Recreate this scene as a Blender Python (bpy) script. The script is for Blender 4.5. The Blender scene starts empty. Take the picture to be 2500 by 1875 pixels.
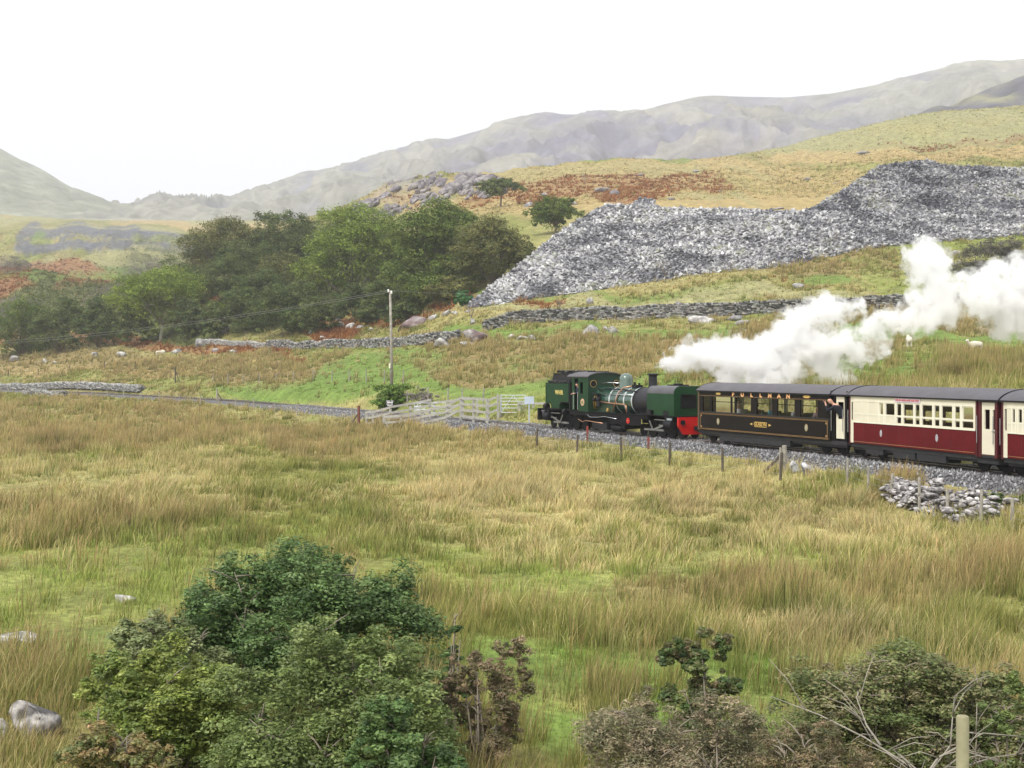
import bpy, bmesh, math, random
import numpy as np
from mathutils import Vector, Matrix, Euler
R = math.radians
SC = bpy.context.scene
COL = SC.collection
F = 3086.0        # focal length in photo pixels (photo 2500 x 1875)
HY = 898.0        # horizon row of the photo
CZ = 3.4          # camera height above rail level

# ------------------------------------------------------------ camera
cam = bpy.data.cameras.new('camera')
cam.sensor_width = 36.0
cam.lens = 36.0 * F / 2500.0
cam.shift_y = -(937.5 - HY) / 2500.0
cam.clip_end = 9000
cam.clip_start = 0.2
cam_o = bpy.data.objects.new('camera', cam); COL.objects.link(cam_o)
cam_o.location = (0, 0, CZ)
cam_o.rotation_euler = (R(90), 0, 0)
SC.camera = cam_o

# ------------------------------------------------------------ sky, sun, exposure
SUN_EL, SUN_AZ = 50.0, 215.0     # azimuth clockwise from +Y (view direction)
w = bpy.data.worlds.new("World"); SC.world = w; w.use_nodes = True
nt = w.node_tree; nt.nodes.clear()
sky = nt.nodes.new('ShaderNodeTexSky'); sky.sky_type = 'NISHITA'; sky.sun_disc = False
sky.sun_elevation = R(SUN_EL); sky.sun_rotation = R(SUN_AZ)
sky.air_density = 1.0; sky.dust_density = 6.0; sky.ozone_density = 1.0
hs = nt.nodes.new('ShaderNodeHueSaturation'); hs.inputs['Saturation'].default_value = 0.12
mxw = nt.nodes.new('ShaderNodeMix'); mxw.data_type = 'RGBA'
mxw.inputs['Factor'].default_value = 0.55
mxw.inputs['B'].default_value = (13.0, 13.1, 13.4, 1)     # even layer of cloud
bg = nt.nodes.new('ShaderNodeBackground'); bg.inputs['Strength'].default_value = 0.10
wo = nt.nodes.new('ShaderNodeOutputWorld')
nt.links.new(sky.outputs['Color'], hs.inputs['Color'])
nt.links.new(hs.outputs['Color'], mxw.inputs['A'])
nt.links.new(mxw.outputs['Result'], bg.inputs['Color'])
nt.links.new(bg.outputs['Background'], wo.inputs['Surface'])
sd = bpy.data.lights.new('sun', 'SUN'); sd.energy = 2.3; sd.angle = R(11); sd.color = (1.0, 0.96, 0.9)
so = bpy.data.objects.new('sun', sd); COL.objects.link(so)
a = R(SUN_AZ); e = R(SUN_EL)
tosun = Vector((math.sin(a) * math.cos(e), math.cos(a) * math.cos(e), math.sin(e)))
so.rotation_euler = tosun.to_track_quat('Z', 'Y').to_euler()
SC.view_settings.view_transform = 'Standard'
SC.view_settings.look = 'None'
SC.view_settings.exposure = 0.38
SC.view_settings.gamma = 1.0
SC.cycles.max_bounces = 8
SC.cycles.diffuse_bounces = 3
SC.cycles.transparent_max_bounces = 12
SC.cycles.volume_bounces = 12
SC.cycles.use_denoising = True
SC.render.film_transparent = False
try:
    SC.cycles.volume_step_rate = 1.0
    SC.cycles.volume_max_steps = 128
except Exception:
    pass

ORD = ['first', 'second', 'third', 'fourth', 'fifth', 'sixth', 'seventh', 'eighth', 'ninth', 'tenth', 'eleventh', 'twelfth', 'thirteenth', 'fourteenth', 'fifteenth', 'sixteenth', 'seventeenth', 'eighteenth', 'nineteenth']
# ------------------------------------------------------------ helpers: noise
rng = np.random.default_rng(7)
random.seed(7)
def _h(ix, iy, iz, seed):
    n = (ix.astype(np.int64) * 374761393 + iy.astype(np.int64) * 668265263 + iz.astype(np.int64) * 2147483647 + seed * 1274126177) & 0xffffffff
    n = ((n ^ (n >> 13)) * 1274126177) & 0xffffffff
    n = n ^ (n >> 16)
    return (n & 0xffffff) / float(0xffffff)
def noise2(x, y, seed=0):
    x = np.asarray(x, float); y = np.asarray(y, float)
    ix = np.floor(x); iy = np.floor(y); fx = x - ix; fy = y - iy
    ux = fx * fx * (3 - 2 * fx); uy = fy * fy * (3 - 2 * fy)
    z = np.zeros_like(ix)
    a = _h(ix, iy, z, seed); b = _h(ix + 1, iy, z, seed); c = _h(ix, iy + 1, z, seed); d = _h(ix + 1, iy + 1, z, seed)
    return (a * (1 - ux) + b * ux) * (1 - uy) + (c * (1 - ux) + d * ux) * uy
def fbm(x, y, seed=0, octv=4, gain=0.5):
    s = 0; amp = 1; tot = 0
    for k in range(octv):
        s = s + amp * noise2(x * 2 ** k + 13.7 * k, y * 2 ** k + 7.1 * k, seed + k); tot += amp; amp *= gain
    return s / tot
def sstep(a, b, x):
    t = np.clip((np.asarray(x, float) - a) / (b - a), 0, 1); return t * t * (3 - 2 * t)

# ------------------------------------------------------------ helpers: objects
def tag(o, label=None, cat=None, group=None, kind=None):
    if label: o['label'] = label
    if cat: o['category'] = cat
    if group: o['group'] = group
    if kind: o['kind'] = kind
    return o
def empty(name, loc=(0, 0, 0), rz=0.0):
    o = bpy.data.objects.new(name, None); COL.objects.link(o)
    o.location = loc; o.rotation_euler = (0, 0, rz); o.empty_display_size = 0.3
    return o
def np_mesh(name, V, faces, mat, parent=None, col=None, smooth=False, loc=None):
    """V (n,3); faces: (m,k) array or list of such arrays; col (n,3) point colours"""
    me = bpy.data.meshes.new(name)
    V = np.asarray(V, np.float32)
    if not isinstance(faces, list): faces = [faces]
    faces = [np.asarray(f, np.int32) for f in faces if len(f)]
    loops = np.concatenate([f.ravel() for f in faces]); 
    tots = np.concatenate([np.full(len(f), f.shape[1], np.int32) for f in faces])
    starts = np.concatenate([[0], np.cumsum(tots)[:-1]]).astype(np.int32)
    me.vertices.add(len(V)); me.vertices.foreach_set('co', V.ravel())
    me.loops.add(len(loops)); me.loops.foreach_set('vertex_index', loops)
    me.polygons.add(len(tots)); me.polygons.foreach_set('loop_start', starts); me.polygons.foreach_set('loop_total', tots)
    if smooth: me.polygons.foreach_set('use_smooth', np.ones(len(tots), bool))
    if col is not None:
        at = me.color_attributes.new('Col', 'FLOAT_COLOR', 'POINT')
        c4 = np.ones((len(V), 4), np.float32); c4[:, :3] = col
        at.data.foreach_set('color', c4.ravel())
    me.update(calc_edges=True); me.validate()
    if mat: me.materials.append(mat)
    o = bpy.data.objects.new(name, me); COL.objects.link(o)
    if parent is not None: o.parent = parent
    if loc is not None: o.location = loc
    return o

class MB:
    """collects simple solids into one mesh"""
    def __init__(s): s.v = []; s.f = []; s.fm = []
    def add(s, vs, fs, m=0):
        b = len(s.v); s.v += [tuple(v) for v in vs]; s.f += [tuple(i + b for i in f) for f in fs]; s.fm += [m] * len(fs)
        return s
    def box(s, x0, x1, y0, y1, z0, z1, m=0):
        x0, x1 = min(x0, x1), max(x0, x1); y0, y1 = min(y0, y1), max(y0, y1); z0, z1 = min(z0, z1), max(z0, z1)
        return s.add([(x0, y0, z0), (x1, y0, z0), (x1, y1, z0), (x0, y1, z0), (x0, y0, z1), (x1, y0, z1), (x1, y1, z1), (x0, y1, z1)],
              [(0, 3, 2, 1), (4, 5, 6, 7), (0, 1, 5, 4), (1, 2, 6, 5), (2, 3, 7, 6), (3, 0, 4, 7)], m)
    def obox(s, c, half, rot, m=0):
        M = rot if isinstance(rot, Matrix) else Euler(rot).to_matrix()
        vs = []
        for dz in (-1, 1):
            for dx, dy in ((-1, -1), (1, -1), (1, 1), (-1, 1)):
                vs.append(Vector(c) + M @ Vector((dx * half[0], dy * half[1], dz * half[2])))
        return s.add(vs, [(0, 3, 2, 1), (4, 5, 6, 7), (0, 1, 5, 4), (1, 2, 6, 5), (2, 3, 7, 6), (3, 0, 4, 7)], m)
    def bar(s, p, q, w, h, m=0):
        """rectangular bar from p to q, w across (horizontal), h up"""
        p = Vector(p); q = Vector(q); d = q - p; L = d.length
        if L < 1e-6: return s
        d.normalize(); up = Vector((0, 0, 1))
        if abs(d.z) > 0.95: up = Vector((0, 1, 0))
        sd_ = d.cross(up).normalized(); u = sd_.cross(d).normalized()
        M = Matrix((d, sd_, u)).transposed()
        return s.obox((p + q) / 2, (L / 2, w / 2, h / 2), M, m)
    def tube(s, pts, rad, n=8, m=0, cap=True):
        pts = [Vector(p) for p in pts]
        if not hasattr(rad, '__len__'): rad = [rad] * len(pts)
        b = len(s.v); prev = None
        for i, p in enumerate(pts):
            d = (pts[min(i + 1, len(pts) - 1)] - pts[max(i - 1, 0)]).normalized()
            if prev is None:
                a_ = Vector((0, 0, 1)) if abs(d.z) < 0.9 else Vector((1, 0, 0))
                x = d.cross(a_).normalized()
            else:
                x = (prev - d * prev.dot(d)).normalized()
            y = d.cross(x); prev = x
            for k in range(n):
                t = 2 * math.pi * k / n
                s.v.append(tuple(p + (x * math.cos(t) + y * math.sin(t)) * rad[i]))
        for i in range(len(pts) - 1):
            for k in range(n):
                k2 = (k + 1) % n
                s.f.append((b + i * n + k, b + i * n + k2, b + (i + 1) * n + k2, b + (i + 1) * n + k)); s.fm.append(m)
        if cap:
            s.f.append(tuple(b + k for k in reversed(range(n)))); s.fm.append(m)
            s.f.append(tuple(b + (len(pts) - 1) * n + k for k in range(n))); s.fm.append(m)
        return s
    def lathe(s, c, prof, n=20, axis='z', m=0):
        """prof: list of (r, h) along axis through c"""
        b = len(s.v)
        for r, h in prof:
            for k in range(n):
                t = 2 * math.pi * k / n; ca, sa = r * math.cos(t), r * math.sin(t)
                if axis == 'z': p = (c[0] + ca, c[1] + sa, c[2] + h)
                elif axis == 'x': p = (c[0] + h, c[1] + ca, c[2] + sa)
                else: p = (c[0] + sa, c[1] + h, c[2] + ca)
                s.v.append(p)
        for i in range(len(prof) - 1):
            for k in range(n):
                k2 = (k + 1) % n
                s.f.append((b + i * n + k, b + i * n + k2, b + (i + 1) * n + k2, b + (i + 1) * n + k)); s.fm.append(m)
        s.f.append(tuple(b + k for k in reversed(range(n)))); s.fm.append(m)
        s.f.append(tuple(b + (len(prof) - 1) * n + k for k in range(n))); s.fm.append(m)
        return s
    def prism(s, poly, y0, y1, m=0, plane='xz'):
        """extrude a polygon given in xz (or yz) along the other axis"""
        n = len(poly); vs = []
        for yy in (y0, y1):
            for (a_, c_) in poly:
                vs.append((a_, yy, c_) if plane == 'xz' else (yy, a_, c_))
        fs = [tuple(range(n)), tuple(reversed(range(n, 2 * n)))]
        for i in range(n):
            j = (i + 1) % n; fs.append((i, i + n, j + n, j))
        return s.add(vs, fs, m)
    def build(s, name, mats, parent=None, smooth=False, loc=None, auto=False):
        me = bpy.data.meshes.new(name); me.from_pydata(s.v, [], s.f)
        if not isinstance(mats, (list, tuple)): mats = [mats]
        for m_ in mats: me.materials.append(m_)
        me.polygons.foreach_set('material_index', s.fm)
        me.update()
        bm = bmesh.new(); bm.from_mesh(me); bmesh.ops.recalc_face_normals(bm, faces=bm.faces)
        if auto:
            for f_ in bm.faces: f_.smooth = True
            for e_ in bm.edges:
                if len(e_.link_faces) == 2 and e_.calc_face_angle(0) > 0.6: e_.smooth = False
        elif smooth:
            for f_ in bm.faces: f_.smooth = True
        bm.to_mesh(me); bm.free()
        o = bpy.data.objects.new(name, me); COL.objects.link(o)
        if parent is not None: o.parent = parent
        if loc is not None: o.location = loc
        return o

# ------------------------------------------------------------ helpers: materials
def mat(name, col, rough=0.7, metal=0.0, var=0.15, scale=4.0, bump=0.0, spec=0.4, coat=0.0, grime=0.0):
    m = bpy.data.materials.new(name); m.use_nodes = True; n = m.node_tree; b = n.nodes['Principled BSDF']
    b.inputs['Roughness'].default_value = rough; b.inputs['Metallic'].default_value = metal
    b.inputs['Specular IOR Level'].default_value = spec
    b.inputs['Coat Weight'].default_value = coat
    tc = n.nodes.new('ShaderNodeTexCoord'); nz = n.nodes.new('ShaderNodeTexNoise')
    nz.inputs['Scale'].default_value = scale; nz.inputs['Detail'].default_value = 5
    n.links.new(tc.outputs['Object'], nz.inputs['Vector'])
    mr = n.nodes.new('ShaderNodeMapRange'); mr.inputs['From Min'].default_value = 0.3; mr.inputs['From Max'].default_value = 0.7
    mr.inputs['To Min'].default_value = 1 - var; mr.inputs['To Max'].default_value = 1 + var
    n.links.new(nz.outputs['Fac'], mr.inputs['Value'])
    vm = n.nodes.new('ShaderNodeVectorMath'); vm.operation = 'SCALE'; vm.inputs[0].default_value = col[:3]
    n.links.new(mr.outputs['Result'], vm.inputs['Scale'])
    n.links.new(vm.outputs['Vector'], b.inputs['Base Color'])
    if bump:
        bp = n.nodes.new('ShaderNodeBump'); bp.inputs['Strength'].default_value = bump; bp.inputs['Distance'].default_value = 0.05
        n.links.new(nz.outputs['Fac'], bp.inputs['Height']); n.links.new(bp.outputs['Normal'], b.inputs['Normal'])
    return m
def attr_mat(name, rough=0.9, var=0.25, scale=2.0, trans=0.0, bump=0.0, bscale=3.0, spec=0.2, var2=0.0, scale2=0.2, bdist=.3):
    m = bpy.data.materials.new(name); m.use_nodes = True; n = m.node_tree; b = n.nodes['Principled BSDF']
    b.inputs['Roughness'].default_value = rough; b.inputs['Specular IOR Level'].default_value = spec
    at = n.nodes.new('ShaderNodeAttribute'); at.attribute_name = 'Col'
    cur = at.outputs['Color']
    tc = n.nodes.new('ShaderNodeTexCoord')
    for v_, s_ in ((var, scale), (var2, scale2)):
        if v_ <= 0: continue
        nz = n.nodes.new('ShaderNodeTexNoise'); nz.inputs['Scale'].default_value = s_; nz.inputs['Detail'].default_value = 6
        nz.inputs['Roughness'].default_value = 0.65
        n.links.new(tc.outputs['Object'], nz.inputs['Vector'])
        mr = n.nodes.new('ShaderNodeMapRange'); mr.inputs['From Min'].default_value = 0.3; mr.inputs['From Max'].default_value = 0.7
        mr.inputs['To Min'].default_value = 1 - v_; mr.inputs['To Max'].default_value = 1 + v_
        n.links.new(nz.outputs['Fac'], mr.inputs['Value'])
        vm = n.nodes.new('ShaderNodeVectorMath'); vm.operation = 'SCALE'
        n.links.new(cur, vm.inputs[0]); n.links.new(mr.outputs['Result'], vm.inputs['Scale'])
        cur = vm.outputs['Vector']
    n.links.new(cur, b.inputs['Base Color'])
    if bump:
        nb = n.nodes.new('ShaderNodeTexNoise'); nb.inputs['Scale'].default_value = bscale; nb.inputs['Detail'].default_value = 8
        n.links.new(tc.outputs['Object'], nb.inputs['Vector'])
        bp = n.nodes.new('ShaderNodeBump'); bp.inputs['Strength'].default_value = bump; bp.inputs['Distance'].default_value = bdist
        n.links.new(nb.outputs['Fac'], bp.inputs['Height']); n.links.new(bp.outputs['Normal'], b.inputs['Normal'])
    if trans > 0:
        tr = n.nodes.new('ShaderNodeBsdfTranslucent'); n.links.new(cur, tr.inputs['Color'])
        mx = n.nodes.new('ShaderNodeMixShader'); mx.inputs['Fac'].default_value = trans
        out = n.nodes['Material Output']
        n.links.new(b.outputs['BSDF'], mx.inputs[1]); n.links.new(tr.outputs['BSDF'], mx.inputs[2]); n.links.new(mx.outputs['Shader'], out.inputs['Surface'])
    return m

# ------------------------------------------------------------ projection and the line of the railway
def at(px, py, Y):
    return Vector(((px - 1250) / F * Y, Y, CZ - (py - HY) / F * Y))
_tp = np.array([683, 871, 1100, 1280, 1436, 1571, 1710, 2025, 2120, 2300, 2500], float)
_ty = np.array([986, 1001.6, 1022, 1037, 1050, 1061.5, 1073.5, 1104, 1114, 1135, 1158], float)
_pf = np.polyfit(_tp - 1500, (_ty - HY) / CZ, 3)
_P = []
for px_, y_ in ((-900, 934), (-500, 940), (-200, 946), (0, 950.5), (228, 958), (423, 968.5)):
    s_ = (y_ - HY) / CZ; _P.append(((px_ - 1250) / s_, F / s_))
for px_ in range(600, 2501, 100):
    s_ = np.polyval(_pf, px_ - 1500); _P.append(((px_ - 1250) / s_, F / s_))
_P = np.array(_P)
_d = _P[-1] - _P[-2]; _d /= np.hypot(*_d)
for k in range(1, 6): _P = np.vstack([_P, _P[-1] + _d * 6])
_L = np.concatenate([[0], np.cumsum(np.hypot(*np.diff(_P, axis=0).T))])
TT = np.arange(0, _L[-1], 0.5)
TX = np.interp(TT, _L, _P[:, 0]); TY = np.interp(TT, _L, _P[:, 1])
_k = np.exp(-0.5 * (np.arange(-24, 25) / 9.0) ** 2); _k /= _k.sum()
def _sm(a_):
    p_ = np.concatenate([2 * a_[0] - a_[24:0:-1], a_, 2 * a_[-1] - a_[-2:-26:-1]]); return np.convolve(p_, _k, 'valid')
TX = _sm(TX); TY = _sm(TY)
_dx = np.gradient(TX); _dy = np.gradient(TY); _n = np.hypot(_dx, _dy); _dx /= _n; _dy /= _n
NX, NY = _dy, -_dx                        # towards the camera side (near side)
TX = TX - 0.3 * NX; TY = TY - 0.3 * NY      # the measured rail is the near one; shift to the centre line
def trk(t, d=0.0):
    """point at arc position t, d metres towards the camera side"""
    return Vector((np.interp(t, TT, TX) + d * np.interp(t, TT, NX), np.interp(t, TT, TY) + d * np.interp(t, TT, NY), 0))
def t_at_px(px, d=0.0):
    X = TX + d * NX; Y = TY + d * NY
    return float(np.interp(px, 1250 + F * X / Y, TT))
def track_d(X, Y):
    """signed distance to the track centre line (+ = camera side)"""
    X = np.asarray(X, float); Y = np.asarray(Y, float); sh = X.shape; X = X.ravel(); Y = Y.ravel()
    out = np.full(X.shape, 1e9); sx = TX[::4]; sy = TY[::4]; nx = NX[::4]; ny = NY[::4]
    for i0 in range(0, len(X), 40000):
        xx = X[i0:i0 + 40000, None]; yy = Y[i0:i0 + 40000, None]
        dd = (xx - sx) ** 2 + (yy - sy) ** 2; j = dd.argmin(1)
        ex = X[i0:i0 + 40000] - sx[j]; ey = Y[i0:i0 + 40000] - sy[j]
        pr = ex * nx[j] + ey * ny[j]
        rest = np.sqrt(np.maximum(dd[np.arange(len(j)), j] - pr * pr, 0))
        out[i0:i0 + 40000] = np.sign(pr) * np.maximum(np.abs(pr), np.where(rest > 2, np.hypot(pr, rest), 0))
    return out.reshape(sh)
# ============================================================ GROUND
_cols = {
 -900: [(5, 3500), (225, 945), (240, 930), (280, 870), (350, 760), (430, 690), (520, 700), (700, 620), (1100, 520), (1400, 530)],
 -400: [(5, 3500), (215, 945), (230, 935), (270, 870), (330, 770), (410, 660), (500, 700), (700, 620), (1100, 520), (1400, 530)],
 0:    [(5, 3500), (200, 952), (222, 943), (260, 880), (330, 750), (400, 642), (480, 690), (600, 655), (700, 610), (850, 560), (1100, 525), (1400, 535)],
 130:  [(5, 3500), (180, 952), (200, 943), (250, 874), (330, 740), (400, 660), (480, 690), (600, 652), (720, 600), (850, 560), (1100, 535), (1400, 540)],
 250:  [(5, 3500), (160, 958), (178, 946), (240, 868), (330, 735), (400, 702), (480, 690), (600, 655), (720, 590), (900, 560), (1200, 540), (1400, 545)],
 420:  [(5, 3500), (152, 966), (165, 952), (230, 865), (300, 720), (360, 700), (480, 672), (600, 645), (720, 600), (900, 560), (1200, 540), (1400, 545)],
 560:  [(5, 3500), (135, 972), (150, 955), (215, 868), (240, 760), (275, 610), (330, 590), (600, 630), (900, 560), (1200, 540), (1400, 545)],
 750:  [(5, 3500), (110, 985), (122, 962), (150, 915), (200, 848), (225, 790), (255, 680), (285, 590), (330, 548), (450, 560), (900, 548), (1200, 540), (1400, 545)],
 900:  [(5, 3500), (100, 995), (108, 968), (135, 915), (185, 842), (215, 790), (250, 690), (285, 590), (340, 520), (400, 475), (460, 490), (900, 545), (1400, 545)],
 1000: [(5, 3500), (92, 1005), (99, 988), (106, 960), (132, 912), (172, 836), (205, 770), (245, 680), (280, 595), (335, 515), (420, 440), (480, 460), (900, 530), (1400, 545)],
 1150: [(5, 3500), (83, 1018), (93, 1000), (101, 958), (118, 905), (158, 812), (178, 752), (215, 655), (260, 570), (330, 500), (430, 432), (500, 450), (900, 520), (1400, 540)],
 1250: [(5, 3500), (77, 1028), (88, 1006), (96, 950), (114, 890), (140, 825), (156, 792), (176, 738), (210, 640), (260, 545), (330, 485), (430, 425), (470, 412), (540, 430), (900, 500), (1400, 520)],
 1500: [(5, 3500), (67, 1040), (80, 935), (105, 885), (130, 822), (150, 786), (175, 702), (205, 625), (250, 528), (330, 470), (450, 405), (500, 385), (600, 400), (900, 450), (1400, 480)],
 1750: [(5, 3500), (58, 1060), (68, 945), (82, 905), (100, 868), (130, 793), (148, 766), (180, 668), (205, 600), (250, 525), (350, 455), (500, 405), (640, 389), (760, 400), (1400, 430)],
 1870: [(5, 3500), (54, 1065), (66, 940), (82, 900), (100, 865), (130, 790), (147, 760), (182, 655), (205, 590), (250, 522), (350, 455), (500, 402), (650, 372), (760, 385), (1400, 420)],
 2000: [(5, 3500), (50, 1075), (60, 950), (72, 912), (100, 862), (130, 786), (146, 755), (186, 632), (210, 575), (250, 522), (350, 450), (500, 388), (650, 336), (780, 350), (1400, 400)],
 2250: [(5, 3500), (45, 1090), (54, 960), (70, 905), (100, 850), (130, 780), (147, 747), (195, 594), (225, 530), (270, 480), (400, 370), (600, 292), (720, 276), (860, 290), (1400, 330)],
 2500: [(5, 3500), (40, 1120), (49, 970), (70, 900), (100, 845), (130, 780), (150, 742), (202, 575), (230, 520), (280, 462), (400, 382), (600, 300), (800, 258), (900, 268), (1400, 300)],
 3200: [(5, 3500), (35, 1150), (45, 975), (70, 900), (100, 840), (130, 775), (150, 735), (202, 560), (280, 450), (400, 370), (600, 290), (800, 250), (1400, 290)],
}
_kp = sorted(_cols); LY = np.linspace(math.log(5), math.log(1400), 460)
_tab = []
for k in _kp:
    pr = _cols[k]; Ys = np.array([p[0] for p in pr], float); ys = np.array([p[1] for p in pr], float)
    zz = CZ - (ys - HY) * Ys / F; zz[0] = zz[1]
    _tab.append(np.interp(LY, np.log(Ys), zz))
_tab = np.array(_tab)
PXF = np.arange(-2600, 5200, 20.0)
_tf = np.array([np.interp(PXF, _kp, _tab[:, j]) for j in range(len(LY))]).T    # (px, Y)
def _g(a_, sig, ax):
    n_ = int(sig * 3) + 1; k_ = np.exp(-0.5 * (np.arange(-n_, n_ + 1) / sig) ** 2); k_ /= k_.sum()
    pad = [(0, 0), (0, 0)]; pad[ax] = (n_, n_)
    return np.apply_along_axis(lambda v_: np.convolve(v_, k_, 'valid'), ax, np.pad(a_, pad, 'edge'))
_tf = _g(_g(_tf, 2.2, 0), 2.5, 1)
def tab(px, Y):
    i = np.clip((px - PXF[0]) / 20.0, 0, len(PXF) - 1.001); j = np.clip((np.log(np.maximum(Y, 5)) - LY[0]) / (LY[1] - LY[0]), 0, len(LY) - 1.001)
    i0 = i.astype(int); j0 = j.astype(int); fi = i - i0; fj = j - j0
    return (_tf[i0, j0] * (1 - fi) + _tf[i0 + 1, j0] * fi) * (1 - fj) + (_tf[i0, j0 + 1] * (1 - fi) + _tf[i0 + 1, j0 + 1] * fi) * fj
def ground_z(X, Y, rough=True):
    X = np.asarray(X, float); Y = np.asarray(Y, float)
    px = 1250 + F * X / np.maximum(Y, 1)
    zf = tab(px, Y); d = track_d(X, Y)
    zn = -1.0 + 0.35 * sstep(60, 170, Y)
    zn = zn + (fbm(X / 14, Y / 14, 5, 3) - 0.5) * 0.35 * sstep(4, 12, d)
    zn = np.where(d < 6.5, -0.33 + (zn + 0.33) * sstep(1.9, 6.5, d), zn)
    wz = sstep(-3.8, -1.9, d)
    z = zf * (1 - wz) + zn * wz
    if rough:
        amp = 0.10 + 0.5 * sstep(110, 200, Y) * (d < 0) + 3.0 * sstep(280, 420, Y)
        amp = amp * sstep(1.6, 5.0, np.abs(d))
        z = z + (fbm(X / 7, Y / 7, 11, 4) - 0.5) * amp
        z = z + (fbm(X / 1.3, Y / 1.3, 17, 2) - 0.5) * 0.16 * sstep(2.2, 5, np.abs(d))
        # rocky knoll left of the moor
        kn = np.exp(-((px - 1020) / 150) ** 2) * sstep(300, 340, Y) * (1 - sstep(455, 480, Y))
        rg = 1 - np.abs(fbm(X / 22, Y / 34, 23, 4) * 2 - 1)
        z = z + kn * (rg - 0.72) * 11.0
        qr = sstep(540, 590, Y) * (1 - sstep(760, 820, Y)) * (1 - sstep(440, 520, px))
        z = z + qr * (1 - np.abs(fbm(X / 30, Y / 45, 27, 4) * 2 - 1) - .7) * 16
    return z
def gz(X, Y): return float(ground_z(np.array([X]), np.array([Y]))[0])
def gpt(px, Y):
    X = (px - 1250) / F * Y; return Vector((X, Y, gz(X, Y)))

C_TURF = np.array([.135, .205, .042]); C_STRAW = np.array([.31, .275, .115]); C_RUSH = np.array([.24, .185, .08])
C_OLIVE = np.array([.19, .19, .055]); C_BRACK = np.array([.24, .13, .06]); C_MOOR = np.array([.36, .27, .12])
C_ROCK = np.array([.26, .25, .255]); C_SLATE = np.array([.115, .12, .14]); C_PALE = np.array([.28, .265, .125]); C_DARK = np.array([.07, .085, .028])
C_WEEDY = np.array([.20, .225, .06])
TYPES = [C_TURF, C_STRAW, C_RUSH, C_OLIVE, C_BRACK, C_MOOR, C_ROCK, C_SLATE, C_PALE, C_DARK, C_WEEDY]
TURF, STRAW, RUSH, OLIVE, BRACK, MOOR, ROCK, SLATE, PALE, DARK, WEEDY = range(11)
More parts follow.
